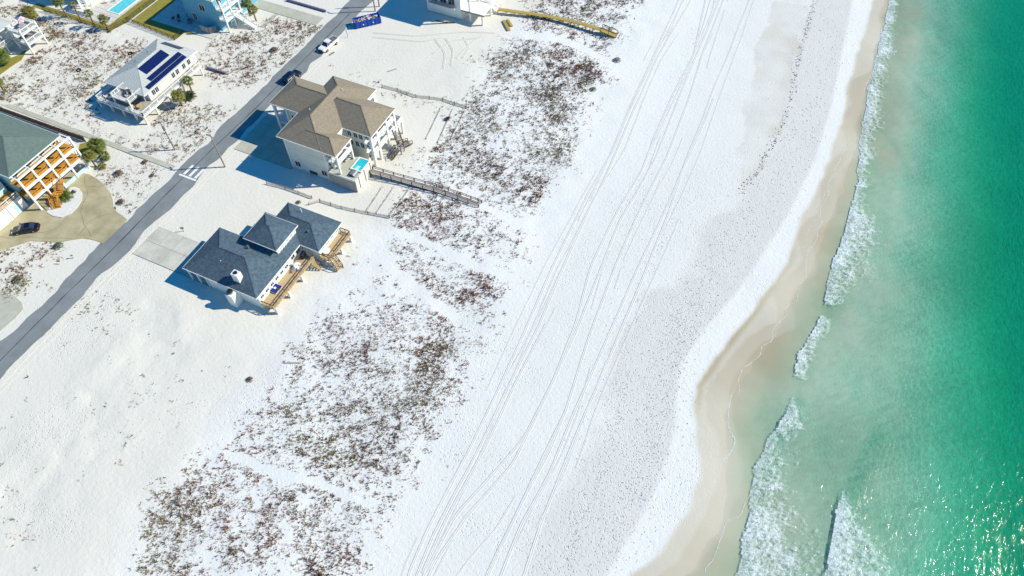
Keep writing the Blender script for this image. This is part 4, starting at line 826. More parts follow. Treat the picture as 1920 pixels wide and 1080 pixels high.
# ------------------------------------------------------------------ vehicles (built along local +x = forward)
def ring(x, hw, z0, z1, top=0.86, mid=0.5):
    zm = z0 + (z1 - z0) * mid
    return [(x, -hw * 0.92, z0), (x, -hw, zm), (x, -hw * top, z1), (x, hw * top, z1), (x, hw, zm), (x, hw * 0.92, z0)]
def vehicle(name, label, cat, loc, rz, paint, style):
    t = thing(name, loc, label, cat, 'vehicles on the road and drive', rz); b = lambda mb, n, m, p=None, s=False: mb.build(n, m, p or t, s, True)
    L_, Wd = {'sedan': (4.75, 1.82), 'suv': (4.7, 1.92), 'pickup': (5.4, 1.98)}[style]; hw = Wd / 2; f, r = L_ / 2, -L_ / 2; wb = L_ * 0.295
    if style == 'sedan':
        prof = [(r, .80, .45, .78), (r + .12, .93, .32, .92), (r + .75, 1, .26, .98), (-.9, 1, .24, .95), (.75, 1, .24, .92), (1.3, 1, .26, .86), (f - .35, .96, .28, .74), (f - .08, .86, .34, .62), (f, .74, .42, .54)]; cab = [(-1.75, .96, .96), (-1.05, 1.38, .80), (-.2, 1.44, .78), (.35, 1.36, .79), (1.15, .90, .96)]
    elif style == 'suv':
        prof = [(r, .88, .5, .95), (r + .1, .96, .4, 1.1), (r + .7, 1, .34, 1.12), (.7, 1, .32, 1.08), (1.1, 1, .34, 1.04), (f - .35, .97, .36, .95), (f - .06, .88, .42, .82), (f, .8, .5, .7)]; cab = [(r + .08, 1.10, .96), (r + .5, 1.66, .82), (-.2, 1.74, .80), (.35, 1.66, .81), (1.05, 1.06, .96)]
    else:
        prof = [(r, .93, .5, 1.02), (r + .08, .98, .45, 1.06), (-.62, 1, .40, 1.08), (.9, 1, .38, 1.06), (1.35, 1, .40, 1.04), (f - .25, .98, .42, .98), (f - .05, .9, .48, .9), (f, .85, .55, .8)]; cab = [(-.68, 1.07, .94), (-.5, 1.72, .84), (.35, 1.76, .82), (.7, 1.68, .83), (1.4, 1.05, .95)]
    body = b(MB().loft([ring(x, hw * k, z0, z1) for x, k, z0, z1 in prof]), 'body', paint, None, False)
    cr = [[(x, -hw * .93 * w, 0.9 if style == 'sedan' else 1.0), (x, -hw * .93 * w, z), (x, hw * .93 * w, z), (x, hw * .93 * w, 0.9 if style == 'sedan' else 1.0)] for x, z, w in cab]
    b(MB().loft(cr), 'windows', 'glass')
    tops = cab[1:-1]; rf = MB(); rf.loft([[(x + dx, -hw * .93 * w * 1.015, z - .03), (x + dx, -hw * .93 * w * 0.9, z + .035), (x + dx, hw * .93 * w * 0.9, z + .035), (x + dx, hw * .93 * w * 1.015, z - .03)] for (x, z, w), dx in zip(tops, (-.04, 0, .04))]); roof = b(rf, 'roof_panel', paint)
    pil = MB()
    for sg in (-1, 1):
        for (x, z, w), (x2, z2, w2) in ((cab[0], cab[1]), (cab[-1], cab[-2])): pil.beam((x, sg * hw * .93 * w * 1.005, z), (x2, sg * hw * .93 * w2 * 1.005, z2), .09, .05)
        x, z, w = cab[2]; pil.beam((x - .05, sg * hw * .935, 1.0), (x - .05, sg * hw * .93 * w * 1.01, z), .08, .04)
    b(pil, 'pillars', paint, roof)
    for sx in (-1, 1):
        for sy in (-1, 1):
            wl = b(MB().tube((sx * wb, sy * (hw - .2), .33), (sx * wb, sy * (hw + .01), .33), .33, n=16), 'wheel', 'rubber'); b(MB().tube((sx * wb, sy * (hw - .05), .33), (sx * wb, sy * (hw + .02), .33), .21, n=12), 'rim', 'rim', wl)
    zl = prof[-1][3]
    for sy in (-1, 1):
        b(MB().box(f - .16, f - .02, sy * hw * .62 - .16, sy * hw * .62 + .16, zl - .02, zl + .12), 'headlight', 'lamp_clear'); b(MB().box(r - .02, r + .1, sy * hw * .72 - .13, sy * hw * .72 + .13, .66, .86), 'tail_light', 'lamp_red')
        xm = cab[-1][0] - .25; b(MB().box(xm - .08, xm + .08, sy * (hw + .14) - .1, sy * (hw + .14) + .1, .98, 1.12), 'wing_mirror', paint)
    b(MB().box(f - .06, f + .03, -.4, .4, .42, zl - .06), 'grille', 'black_metal'); b(MB().box(r - .05, r + .05, -hw * .8, hw * .8, .36, .5), 'bumper', 'black_metal' if style != 'sedan' else paint)
    for s_ in ('bonnet_line',): b(MB().box(prof[-4][0] - .25, prof[-4][0] - .22, -hw * .8, hw * .8, prof[-4][3] - .02, prof[-4][3] + .03), 'bonnet_line', 'black_metal')
    if style == 'pickup':
        b(MB().box(r + .12, -.75, -hw * .78, hw * .78, .7, 1.09), 'bed_floor', 'black_metal')
        for sy in (-1, 1): b(MB().box(r + .05, -.72, sy * hw * .84 - .06, sy * hw * .84 + .06, .9, 1.18), 'bed_side', paint)
        b(MB().box(r + .02, r + .1, -hw * .82, hw * .82, .6, 1.16), 'tailgate', paint); b(MB().box(r + .5, -1.1, -.6, .5, 1.09, 1.35), 'tool_box', 'grey_metal')
    return t
vehicle('parked_car', 'glossy black sedan parked on the olive concrete drive', 'car', (-117.0, 38.35, 0.09), math.radians(217), 'car_black', 'sedan')
vehicle('parked_car', 'dark navy vehicle on the road half hidden behind the tan roof', 'car', (-97.55, 95.6, 0.05), math.radians(82), 'car_navy', 'suv')
vehicle('pickup_truck', 'white pickup truck parked at the roadside by the empty lot', 'truck', (-96.6, 108.8, 0.05), math.radians(263), 'car_white', 'pickup')

# ------------------------------------------------------------------ skip with rubble, timber, tyres, planks
def dumpster():
    t = thing('dumpster', (-93.2, 120.3, 0), 'long blue open skip heaped with building debris beside the road', 'skip', rz=math.radians(47)); a, w, h = 3.15, 1.05, 1.55
    b = lambda n, m, *q: MB().box(*q).build(n, m, t, local=True)
    b('floor', 'dumpster_blue', -a, a, -w, w, .15, .3)
    for sy in (-1, 1):
        s_ = b('side_wall', 'dumpster_blue', -a, a, sy * w - .06, sy * w + .06, .15, h); MB().box(-a, a, sy * w - .1, sy * w + .1, h, h + .1).build('top_rail', 'dumpster_blue', s_, local=True)
        for k in range(7): x = -a + .35 + k * (2 * a - .7) / 6; MB().box(x - .06, x + .06, sy * (w + .06), sy * (w + .16), .2, h).build('rib', 'dumpster_blue', s_, local=True)
    for sx in (-1, 1): b('end_wall', 'dumpster_blue', sx * a - .06, sx * a + .06, -w, w, .15, h)
    for sx in (-.8, .8): MB().tube((sx * a, -w, .15), (sx * a, w, .15), .15).build('roller', 'black_metal', t, local=True)
    for x in (-1.2, 1.2): b('sticker', 'white_trim', x - .15, x + .15, -w - .17, -w - .161, .7, 1.0)
    m = MB(); rs = random.Random(3)
    for k in range(170):
        x, y = rs.uniform(-2.9, 2.9), rs.uniform(-.85, .85); z = .5 + .95 * rs.random() ** .5 + .25 * math.cos(x); an = rs.uniform(0, 3.14); l = rs.uniform(.15, .7)
        m.beam((x - l * math.cos(an) * .5, y - l * math.sin(an) * .4, z), (x + l * math.cos(an) * .5, y + l * math.sin(an) * .4, z + rs.uniform(-.2, .2)), rs.uniform(.06, .3), rs.uniform(.03, .15))
    b('infill', 'debris_mix', -a + .1, a - .1, -w + .08, w - .08, .31, .95)
    return m
dm = dumpster(); me_ = dm.build('debris_heap', 'debris_mix'); me_.location = (-93.2, 120.3, 0); me_.rotation_euler = (0, 0, math.radians(47)); tag(me_, 'heap of broken boards and rubble in the blue skip', 'debris', kind='stuff')
n = len(me_.data.vertices); tint = np.repeat(np.array([random.choice([(.75, .73, .7), (.55, .42, .28), (.35, .18, .10), (.12, .10, .10), (.6, .5, .42), (.8, .8, .8)]) for _ in range(n // 8)]), 8, 0)
at = me_.data.attributes.new('tint', 'FLOAT_COLOR', 'POINT'); at.data.foreach_set('color', np.c_[tint, np.ones(len(tint))].astype(np.float32).ravel()); me_.data.materials[0] = MATS['grass_blades']
def timber(x0, y0, x1, y1, w, label):
    t = thing('timber_stack', (x0, y0, 0), label, 'timber'); p, q = Vector((x0, y0, 0)), Vector((x1, y1, 0)); s = Vector((-(q - p).y, (q - p).x, 0)).normalized()
    for k in range(4):
        for l in range(2): o = s * (k - 1.5) * w / 4; MB().beam(p + o + Vector((0, 0, .08 + l * .15)), q + o + Vector((0, 0, .08 + l * .15)), w / 4 * .92, .13).build('plank', 'yellow_wood', t)
timber(-64.0, 134.9, -61.1, 131.8, .7, 'longer stack of yellow planks on the sand below the yellow boardwalk'); timber(-63.3, 135.6, -61.2, 133.6, .6, 'shorter stack of yellow planks beside the longer one below the boardwalk')
for (x, y), l, an, lab in ((P(735, 132), 2.2, 0.9, 'single weathered plank lying on the empty lot'), (P(828, 41), 3.0, 0.1, 'brown board lying against the shade of the white house'), (P(845, 42), 2.2, 0.2, 'orange board lying on the sand before the white house'), (P(548, 681), 2.6, 0.45, 'thin grey plank at the edge of the dune grass below the grey-roofed house'), (P(622, 101), 1.6, 1.3, 'short dark plank on the sand by the white pickup')):
    z = float(height(x, y)); d = (math.cos(an) * l / 2, math.sin(an) * l / 2); tag(MB().beam((x - d[0], y - d[1], z + .06), (x + d[0], y + d[1], z + .09), .28, .07).build('plank', 'orange_wood' if 'orange' in lab else 'dark_wood' if 'brown' in lab or 'dark' in lab else 'grey_wood'), lab, 'plank', 'loose planks')
def tyre(x, y, label):
    z = float(height(x, y)); m = MB(); R, r = .42, .15; rings = []
    for i_ in range(18):
        a = 2 * math.pi * i_ / 18; rings.append([((R + r * math.cos(q)) * math.cos(a), (R + r * math.cos(q)) * math.sin(a), .12 + r * .8 * math.sin(q)) for q in [2 * math.pi * k / 7 for k in range(7)]])
    rings.append(rings[0]); m.loft(rings); o = m.build('old_tyre', 'rubber', smooth=True); o.location = (x, y, z); o.rotation_euler = (.15, .1, 0); tag(o, label, 'tyre', 'discarded tyres')
tyre(-136.9, 87.7, 'old tyre half sunk in the scrub just left of the solar-panel roof'); tyre(-143.0, 78.0, 'old tyre in the scrub midway between left-edge deck house and solar-panel house')

# ------------------------------------------------------------------ palms and rosette plants
def frond_mesh(name, m, fan):
    mb = MB(); L_ = 1.0
    if fan:                                                         # fan palm leaf: stalk and a spread of drooping segments
        mb.beam((0, 0, 0), (.5, 0, .16), .035, .02); n = 11
        for i_ in range(n):
            a = (i_ / (n - 1) - .5) * 2.9; l = .55 * (1 - .25 * abs(a) / 1.45); c, s = math.cos(a), math.sin(a); d = .15 + .12 * abs(a)
            p = Vector((.5, 0, .16)); q = p + Vector((c * l * .6, s * l * .6, .02)); e = p + Vector((c * l, s * l, -d)); w = Vector((-s, c, 0)) * .042
            mb.quad(p, q - w, e, q + w)
    else:                                                           # feather: arching stem with leaflets
        pts = [Vector((t, 0, .32 * math.sin(t * 2.6) - .25 * t * t)) for t in np.linspace(0, 1, 8)]
        for p, q in zip(pts[:-1], pts[1:]): mb.beam(p, q, .025, .02)
        for k in range(1, 8):
            for sg in (-1, 1):
                for h in (0, .5):
                    if k == 7 and h: continue
                    p = pts[k].lerp(pts[min(k + 1, 7)], h); l = .34 * (1 - .5 * abs(k / 7 - .45)); e = p + Vector((l * .55, sg * l, -.12)); mb.quad(p + Vector((-.02, 0, 0)), p.lerp(e, .5) + Vector((-.03, 0, .02)), e, p.lerp(e, .5) + Vector((.04, 0, .02)))
    me = bpy.data.meshes.new(name); me.from_pydata([tuple(v) for v in mb.v], [], mb.f); me.update(); me.materials.append(MATS[m]); return me
FR = {(fan, m): frond_mesh('frond', m, fan) for fan in (True, False) for m in ('frond', 'frond_olive', 'agave', 'purple_leaf')}
def palm(x, y, h, r, label, m='frond', n=26, fan=True, lean=(0, 0), name='palm_tree', cat='palm'):
    z = float(height(x, y)); t = thing(name, (x, y, z), label, cat, 'palms round the houses' if cat == 'palm' else None); rs = random.Random(int(x * 37 + y * 91)); tp = Vector((lean[0], lean[1], h))
    if h > .3:
        rings = []
        for k in range(9):
            f = k / 8; rr = (.20 - .07 * f) * (1 + .06 * (-1) ** k) * (1.25 if k == 0 else 1); c = Vector((lean[0] * f * f, lean[1] * f * f, h * f - .1))
            rings.append([(c.x + rr * math.cos(q), c.y + rr * math.sin(q), c.z) for q in [2 * math.pi * i_ / 8 for i_ in range(8)]])
        MB().loft(rings).build('trunk', 'trunk', t, True, True)
    for k in range(n):
        o = bpy.data.objects.new('frond', FR[(fan, m)]); COL.objects.link(o); o.parent = t; f = (k + .5) / n
        o.location = tp; o.rotation_euler = (rs.uniform(-.25, .25), math.radians(-72 + 112 * f ** .8 + rs.uniform(-10, 10)) if h > .3 else math.radians(-75 + 75 * f), k * 2.39996 + rs.uniform(-.2, .2)); s = r * rs.uniform(.85, 1.1); o.scale = (s, s, s)
    return t
for a in [(-119.9, 60.3, 1.7, 1.95, 'largest bright green palm beside the orange verandas', 'frond', 46), (-117.6, 56.5, 2.9, 1.5, 'taller slim palm just below the largest one by the orange verandas', 'frond_olive', 26), (-117.2, 58.9, .8, 1.25, 'small palm right of the largest one by the orange verandas', 'frond', 22), (-116.3, 56.9, .35, 1.0, 'stubby palm shoot at the foot of the slim palm', 'frond_olive', 16),
 (-115.2, 82.9, 2.7, 1.35, 'slim palm at the right corner of the solar-panel house deck', 'frond', 24), (-113.9, 78.2, 2.4, 1.6, 'olive palm beside the deck stairs of the solar-panel house', 'frond_olive', 32),
 (-160.9, 92.4, 4.0, 1.5, 'leftmost of the four palms along the top-left fence', 'frond', 26), (-155.9, 92.2, 4.6, 1.0, 'thinnest, tallest of the four palms along the top-left fence', 'frond_olive', 14), (-151.7, 92.2, 3.6, 1.2, 'third palm from the left along the top-left fence', 'frond', 20), (-148.2, 92.6, 2.8, 1.35, 'rightmost of the four palms along the top-left fence', 'frond_olive', 24),
 (-169.0, 88.9, 1.2, 1.9, 'yellowish bushy palm above the left-edge deck house', 'frond_olive', 34), (-159.9, 72.9, 1.9, 2.1, 'large palm at the left edge below the deck house', 'frond', 44), (*P(9, 172), 2.2, 1.4, 'smaller palm at the left edge above the pavement', 'frond_olive', 26),
 (-120.8, 111.2, 3.5, 1.5, 'left one of the two palms by the blue house stairs', 'frond', 28), (-118.2, 110.1, 3.0, 1.45, 'right one of the two palms by the blue house stairs', 'frond_olive', 26)]: palm(*a, lean=(random.uniform(-.2, .2), random.uniform(-.2, .2)))
palm(-116.6, 47.6, .45, 1.5, 'low feathery palm on the white planting island', 'frond', 24, False)
palm(-114.0, 81.0, .1, 1.35, 'dark green spiky rosette plant beside the solar-panel house palms', 'agave', 40, False, name='rosette_plant', cat='plant')
palm(*P(840, 224), .1, .7, 'dark purple spiky plant among the sand fences right of the tan-roofed house', 'purple_leaf', 16, False, name='rosette_plant', cat='plant')
palm(*P(139, 362), .1, .6, 'small dark spiky plant at the tip of the planting island', 'agave', 14, False, name='rosette_plant', cat='plant')

# ------------------------------------------------------------------ furniture
def chair(x, y, z, rz, label, m='white_trim', cush=None):
    t = thing('patio_chair', (x, y, z), label, 'chair', 'patio chairs on the decks', rz); b = lambda n, m_, *q: MB().box(*q).build(n, m_, t, local=True)
    b('seat', cush or m, -.28, .28, -.28, .28, .38, .45); MB().beam((-.28, 0, .45), (-.42, 0, 1.0), .54, .05).build('backrest', cush or m, t, local=True)
    for sx in (-.25, .25):
        for sy in (-.25, .25): b('leg', m, sx - .03, sx + .03, sy - .03, sy + .03, 0, .38)
    for sy in (-.3, .3): b('armrest', m, -.3, .25, sy - .035, sy + .035, .6, .65)
def table(x, y, z, r, label, m='white_trim', h=.72):
    t = thing('patio_table', (x, y, z), label, 'table', 'patio tables on the decks'); MB().tube((0, 0, h), (0, 0, h + .05), r, n=18).build('table_top', m, t, local=True); MB().tube((0, 0, .03), (0, 0, h), .06).build('stem', m, t, local=True); MB().tube((0, 0, 0), (0, 0, .04), r * .45, n=12).build('foot', m, t, local=True)
def lounger(x, y, z, rz, label):
    t = thing('sun_lounger', (x, y, z), label, 'lounger', 'sun loungers on the decks', rz); b = lambda n, m_, *q: MB().box(*q).build(n, m_, t, local=True)
    b('frame', 'white_trim', -.9, .9, -.34, .34, .26, .31); b('cushion', 'cushion_blue', -.35, .88, -.31, .31, .32, .42); MB().beam((-.32, 0, .38), (-.85, 0, .72), .62, .1).build('backrest', 'cushion_blue', t, local=True)
    for sx in (-.8, .8):
        for sy in (-.28, .28): b('leg', 'white_trim', sx - .03, sx + .03, sy - .03, sy + .03, 0, .26)
z8 = lambda a, b, h=DZ + .3: P(460 + a / 5.4, 400 + b / 5.4, h)
lounger(*z8(280, 780), DZ, .05, 'left of the two blue sun loungers on the grey-roofed house deck'); lounger(*z8(318, 738), DZ, .05, 'right of the two blue sun loungers on the grey-roofed house deck')
for a, b, rz, lab in ((205, 825, .3, 'white patio chair left of the blue loungers'), (325, 690, -.3, 'white patio chair right of the blue loungers'), (470, 520, 2.2, 'white patio chair behind the round deck table'), (490, 580, 3.6, 'white patio chair in front of the round deck table'), (545, 560, 4.8, 'white patio chair at the railing side of the round deck table')): chair(*z8(a, b), DZ, rz, lab)
table(*z8(525, 525, DZ + .7), DZ, .62, 'round white table on the grey-roofed house deck'); table(*z8(300, 755, DZ + .4), DZ, .22, 'tiny white side table between the blue loungers', h=.4)
g = thing('barbecue', (*z8(585, 430), DZ), 'dark covered barbecue at the far end of the long deck', 'barbecue', rz=.2); MB().box(-.35, .35, -.6, .6, .1, .85).build('cabinet', 'black_metal', g, local=True); MB().tube((0, -.55, .85), (0, .55, .85), .33, n=12).build('lid', 'car_navy', g, local=True)
tb = thing('fire_table', (*z8(822, 385, DZ + .3), DZ), 'round cream fire table on the small far deck', 'table'); MB().tube((0, 0, 0), (0, 0, .45), .55, .65, 16).build('bowl', 'cream', tb, local=True); MB().tube((0, 0, .45), (0, 0, .5), .72, n=16).build('rim', 'white_trim', tb, local=True)
barrel = thing('barrel', (*z8(670, 520, .5), 0), 'pale blue barrel standing on the sand between the two decks', 'barrel'); MB().tube((0, 0, 0), (0, 0, .8), .38, .38, 14).build('drum', 'teal_wall', barrel, local=True); MB().tube((0, 0, .8), (0, 0, .86), .4, n=14).build('lid', 'grey_metal', barrel, local=True)
for x, y, lab in ((-121.2, 72.2, 'chair at the left of the upper deck table on the solar-panel house'), (-122.6, 73.6, 'chair at the back of the upper deck on the solar-panel house'), (-120.3, 73.2, 'chair at the right of the upper deck table on the solar-panel house')): chair(x, y, 4.5, x, lab, 'grey_metal', 'cushion_white')
table(-121.6, 73.1, 4.5, .6, 'dark round table on the upper deck of the solar-panel house', 'dark_wood')
table(-118.9, 72.2, FZ, .6, 'round wooden table on the lower deck corner of the solar-panel house', 'tan_wood'); chair(-119.8, 71.7, FZ, .4, 'tan chair beside the lower deck table of the solar-panel house', 'tan_wood'); chair(-127.6, 71.8, FZ, 1.0, 'white chair at the left end of the solar-panel house deck')
chair(-127.0, 73.6, FZ, 2.0, 'white chair behind the one at the left end of the solar-panel deck'); chair(-117.4, 87.8, FZ, 2.6, 'tan chair at the far end of the solar-panel house walkway', 'tan_wood', 'cream'); chair(-117.5, 86.4, FZ, 3.6, 'pale chair on the solar-panel house walkway near its far end', 'grey_wood', 'cushion_white')
for k, (x, y) in enumerate(((-159.4, 81.4), (-158.4, 80.6), (-159.9, 80.2))): 
    u = thing('beach_umbrella', (x, y, 5.0), ('largest pink parasol on the left-edge house roof deck', 'pink parasol on the right of the left-edge roof deck', 'pink parasol on the left of the left-edge roof deck')[k], 'parasol', 'pink parasols on the roof deck'); MB().tube((0, 0, 0), (0, 0, 1.9), .03).build('pole', 'white_trim', u, local=True)
    for q in range(8):
        a0, a1 = q * math.pi / 4, (q + 1) * math.pi / 4; r = .85 - .15 * k; MB().quad((0, 0, 2.0), (r * math.cos(a0), r * math.sin(a0), 1.6), (r * math.cos(a1), r * math.sin(a1), 1.6)).build('canopy_panel', 'pink' if q % 2 else 'cushion_white', u, local=True)
chair(-160.4, 79.2, 5.0, 0, 'white chair by the parasols on the left-edge roof deck'); chair(-158, 79.2, 5.0, 1.6, 'white chair at the near corner of the left-edge roof deck')
for x, y, rz, lab in ((-71.5, 76.6, 0, 'white lounger nearest the house on the raised pool terrace'), (-70.4, 76.9, 0, 'white lounger in the middle of the raised pool terrace')):
    t = thing('sun_lounger', (x, y, 3.03), lab, 'lounger', 'sun loungers on the decks', 1.2); MB().box(-.9, .9, -.3, .3, .25, .38).build('cushion', 'cushion_white', t, local=True); MB().beam((-.3, 0, .38), (-.85, 0, .75), .6, .1).build('backrest', 'purple_wall', t, local=True)
chair(-71.6, 73.9, 3.03, .5, 'white chair under the balcony of the raised pool terrace'); chair(-70.7, 74.3, 3.03, 2.5, 'second white chair under the pool terrace balcony, nearer the pool')
lounger(-151.2, 95.6, .1, .3, 'blue lounger at the foot of the long top-left pool'); 
chair(-156.0, 101.0, .1, 1.0, 'white chair on the patio under the top-left stairs'); chair(-153.9 - .9, 102.4, .1, 2.0, 'white chair near the top edge beside the long pool')
for x, y, lab in ((-133.7, 104.6, 'grey air-conditioning unit at the corner of the blue house'), (-132.0, 102.7, 'grey air-conditioning unit in front of the blue house wall')):
    t = thing('air_conditioner', (x, y, .1), lab, 'unit', 'air-conditioning units'); MB().box(-.4, .4, -.4, .4, 0, .9).build('casing', 'grey_metal', t, local=True); MB().tube((0, 0, .9), (0, 0, .94), .33, n=14).build('fan_grille', 'black_metal', t, local=True)
for x, y, lab in ((-135.6, 103.0, 'dark patio chair in the shade west of the blue house'), (-134.6, 102.0, 'second dark patio chair in the shade west of the blue house'), (-136.6, 102.1, 'dark patio chair farthest from the blue house wall')): chair(x, y, .1, x * 2, lab, 'dark_wood')

# ------------------------------------------------------------------ dune grass: clumps of blades, one mass per tract
TINTS = np.array([(.27, .105, .075), (.29, .155, .085), (.22, .155, .075), (.17, .115, .13), (.32, .21, .11), (.20, .18, .07)])
HOUSE_RECTS = [(-90, -65.8, 72, 92.5), (-82, -60, 41.5, 62.5), (-129.5, -116.4, 70.2, 90.3), (-150, -118, 43, 57.4), (-136, -121, 25, 43), (-177, -156.8, 62, 83), (RX0 - .4, RX1 + .4, -80, 300), (-133, -120.8, 103, 120), (-96, -81, 72, 84), (-95.5, -77, 42, 49.6), (-160, -103, 61.9, 63.4), (-127, -104, 114.3, 118.1), (-141.6, -123, 99.7, 118), (-146, -130.8, 96.5, 125), (-172, -146, 92, 125), (-83, -67, 130, 149)]
PATHS = [(PL([(905, 386), (960, 410), (1040, 450)]), 1.3), (PL([(725, 430), (780, 447), (838, 473), (890, 500), (960, 520)]), 1.4), (PL([(690, 470), (760, 520), (800, 560), (860, 597), (920, 630)]), 1.5), (PL([(940, 55), (1000, 70), (1060, 78), (1110, 100), (1160, 125)]), 1.6), (PL([(430, 850), (520, 890), (600, 905), (640, 925), (690, 945)]), .9), (PL([(700, 345), (760, 350)]), 1.2)]
def scatter(name, label, polys, n, size, seed, tint_bias, thr=0.45, clus=3, spread=.31):
    rs = np.random.RandomState(seed); CX, CY_ = [], []
    for poly, w in polys:
        pw = PL(poly); xs0, ys0 = zip(*pw); area = 0.5 * abs(sum(pw[i_][0] * pw[(i_ + 1) % len(pw)][1] - pw[(i_ + 1) % len(pw)][0] * pw[i_][1] for i_ in range(len(pw)))); m_ = int(n * 4.4 * w * area)
        x = rs.uniform(min(xs0) - 2, max(xs0) + 2, m_ * 4); y = rs.uniform(min(ys0) - 2, max(ys0) + 2, m_ * 4)
        k = inpoly(x + rs.normal(0, 1.0, len(x)) + (fbm(x, y, 6, seed + 8, 3) - .5) * 9, y + rs.normal(0, 1.0, len(x)) + (fbm(x, y, 6, seed + 9, 3) - .5) * 9, pw); dn = fbm(x, y, 8, seed + 1, 3) * .55 + fbm(x, y, 2.0, seed + 2, 2) * .45
        k &= rs.rand(len(x)) < np.clip((dn - thr) * 5.0 + .45, .20, 1); x, y = x[k], y[k]; x, y = x[:m_], y[:m_]; CX.append(x); CY_.append(y)
    x, y = np.concatenate(CX), np.concatenate(CY_); rep = rs.poisson(clus, len(x)) + 1; x, y = np.repeat(x, rep), np.repeat(y, rep); x = x + rs.normal(0, spread, len(x)); y = y + rs.normal(0, spread, len(y))
    k = np.ones(len(x), bool)
    for a, b, c, d in HOUSE_RECTS: k &= ~((x > a) & (x < b) & (y > c) & (y < d))
    for pts, w in PATHS: k &= seg_dist(x, y, pts) > w * .5 + rs.rand(len(x)) * .5
    k &= ~inpoly(x, y, drive); x, y = x[k], y[k]; z = height(x, y); N = len(x); nb = 5
    tn = fbm(x, y, 7, seed + 5, 3) + rs.normal(0, .10, N) + tint_bias; idx = np.clip(((tn - .22) * 10).astype(int), 0, len(TINTS) - 1); col = TINTS[idx] * rs.uniform(.5, 1.25, (N, 1))
    sz = size * .76 * rs.uniform(.5, 1.3, N) * np.where(rs.rand(N) < .45, 1.0, .62) * np.where(rs.rand(N) < .11, 1.8, 1.0) * (.7 + .6 * fbm(x, y, 5, seed + 6, 2)); ang = rs.uniform(0, 6.283, (N, nb)); L_ = sz[:, None] * rs.uniform(.6, 1.1, (N, nb)); tilt = rs.uniform(.35, 1.25, (N, nb)); wd = sz[:, None] * .13
    bx, by = x[:, None] + rs.normal(0, .05, (N, nb)), y[:, None] + rs.normal(0, .05, (N, nb)); ca, sa = np.cos(ang), np.sin(ang)
    tx, ty, tz = bx + ca * np.sin(tilt) * L_, by + sa * np.sin(tilt) * L_, z[:, None] + np.cos(tilt) * L_ + .02; bz = np.broadcast_to(z[:, None] - .02, bx.shape)
    V = np.stack([np.stack([bx - sa * wd, by + ca * wd, bz], -1), np.stack([bx + sa * wd, by - ca * wd, bz], -1), np.stack([tx, ty, tz], -1)], 2).reshape(-1, 3)
    C = np.repeat(np.c_[col, np.ones(N)], nb * 3, 0); return tag(raw_mesh(name, V, np.arange(len(V)).reshape(-1, 3), 'grass_blades', C, attr='tint'), label, 'grass', kind='stuff')
scatter('dune_grass', 'brown dune grass in the belt right of the tan-roofed house', [([(985, 20), (1010, -30), (1190, -30), (1178, 30), (1162, 70), (1120, 90), (1060, 72), (1000, 60)], 1.25), ([(945, 75), (1000, 80), (1060, 90), (1110, 110), (1140, 140), (1100, 200), (1085, 250), (1050, 290), (1015, 330), (1000, 390), (930, 390), (900, 370), (800, 330), (790, 300), (850, 250), (880, 200), (905, 150)], 1.0), ([(1000, 90), (1100, 110), (1130, 150), (1060, 180), (990, 140)], 1.2), ([(1040, 170), (1080, 180), (1060, 260), (1000, 330), (985, 300), (1020, 240)], .8), ([(760, 310), (840, 260), (900, 360), (820, 340)], .3)], .62, .42, 11, .08)
scatter('dune_grass', 'reddish dune grass below the brown boardwalk', [([(745, 365), (800, 360), (880, 395), (960, 430), (970, 480), (930, 500), (880, 485), (830, 455), (735, 425)], .95), ([(770, 420), (840, 400), (830, 460), (790, 450)], .9), ([(880, 420), (930, 420), (940, 460), (890, 465)], 1.0), ([(800, 335), (900, 375), (890, 395), (790, 350)], 1.2)], .70, .42, 12, -.16)
scatter('dune_grass', 'patchy dune grass between the grey-roofed house and the lower dune', [([(745, 450), (830, 490), (950, 530), (945, 610), (880, 590), (800, 545), (740, 500)], .85), ([(800, 500), (900, 540), (930, 600), (850, 570)], .7), ([(640, 480), (740, 450), (740, 540), (650, 560)], .10), ([(610, 590), (700, 560), (760, 570), (690, 640), (620, 650)], .25)], .62, .42, 13, -.12)
scatter('dune_grass', 'broad dune grass field at the bottom of the photo', [([(620, 610), (740, 572), (800, 580), (890, 630), (865, 720), (835, 780), (790, 850), (740, 920), (700, 980), (600, 930), (450, 890), (450, 800), (540, 700), (560, 660)], .85), ([(720, 620), (860, 620), (850, 720), (740, 780), (620, 900), (560, 860), (640, 740)], .85), ([(330, 900), (450, 850), (600, 910), (700, 970), (680, 1060), (650, 1110), (250, 1110), (290, 960)], .9), ([(270, 950), (340, 900), (420, 900), (360, 1000), (300, 1060), (260, 1080)], .8), ([(480, 950), (640, 930), (680, 1000), (600, 1080), (500, 1060)], .6)], .62, .40, 14, .05)
scatter('dune_grass', 'sparse sprigs on the pale sand at the bottom left', [([(-20, 770), (60, 790), (70, 1080), (-20, 1080)], .22), ([(210, 820), (280, 835), (260, 880), (210, 870)], .16), ([(240, 730), (350, 730), (340, 770), (260, 770)], .22), ([(290, 650), (350, 650), (340, 690), (290, 690)], .06), ([(120, 560), (260, 570), (280, 640), (140, 620)], .10), ([(600, 560), (660, 520), (700, 540), (640, 620), (600, 640)], .10), ([(0, 640), (250, 600), (460, 700), (420, 860), (100, 900)], .016), ([(660, 500), (730, 450), (740, 520), (680, 560)], .10)], .55, .36, 15, .0, clus=3)
scatter('dune_grass', 'thin sprigs scattered all along the dune belt', [([(960, 60), (1150, 100), (1090, 280), (1000, 400), (960, 520), (900, 640), (860, 740), (760, 930), (660, 1090), (250, 1090), (320, 900), (470, 800), (560, 660), (690, 560), (740, 440), (780, 340), (880, 200)], .30)], .60, .34, 21, .05)
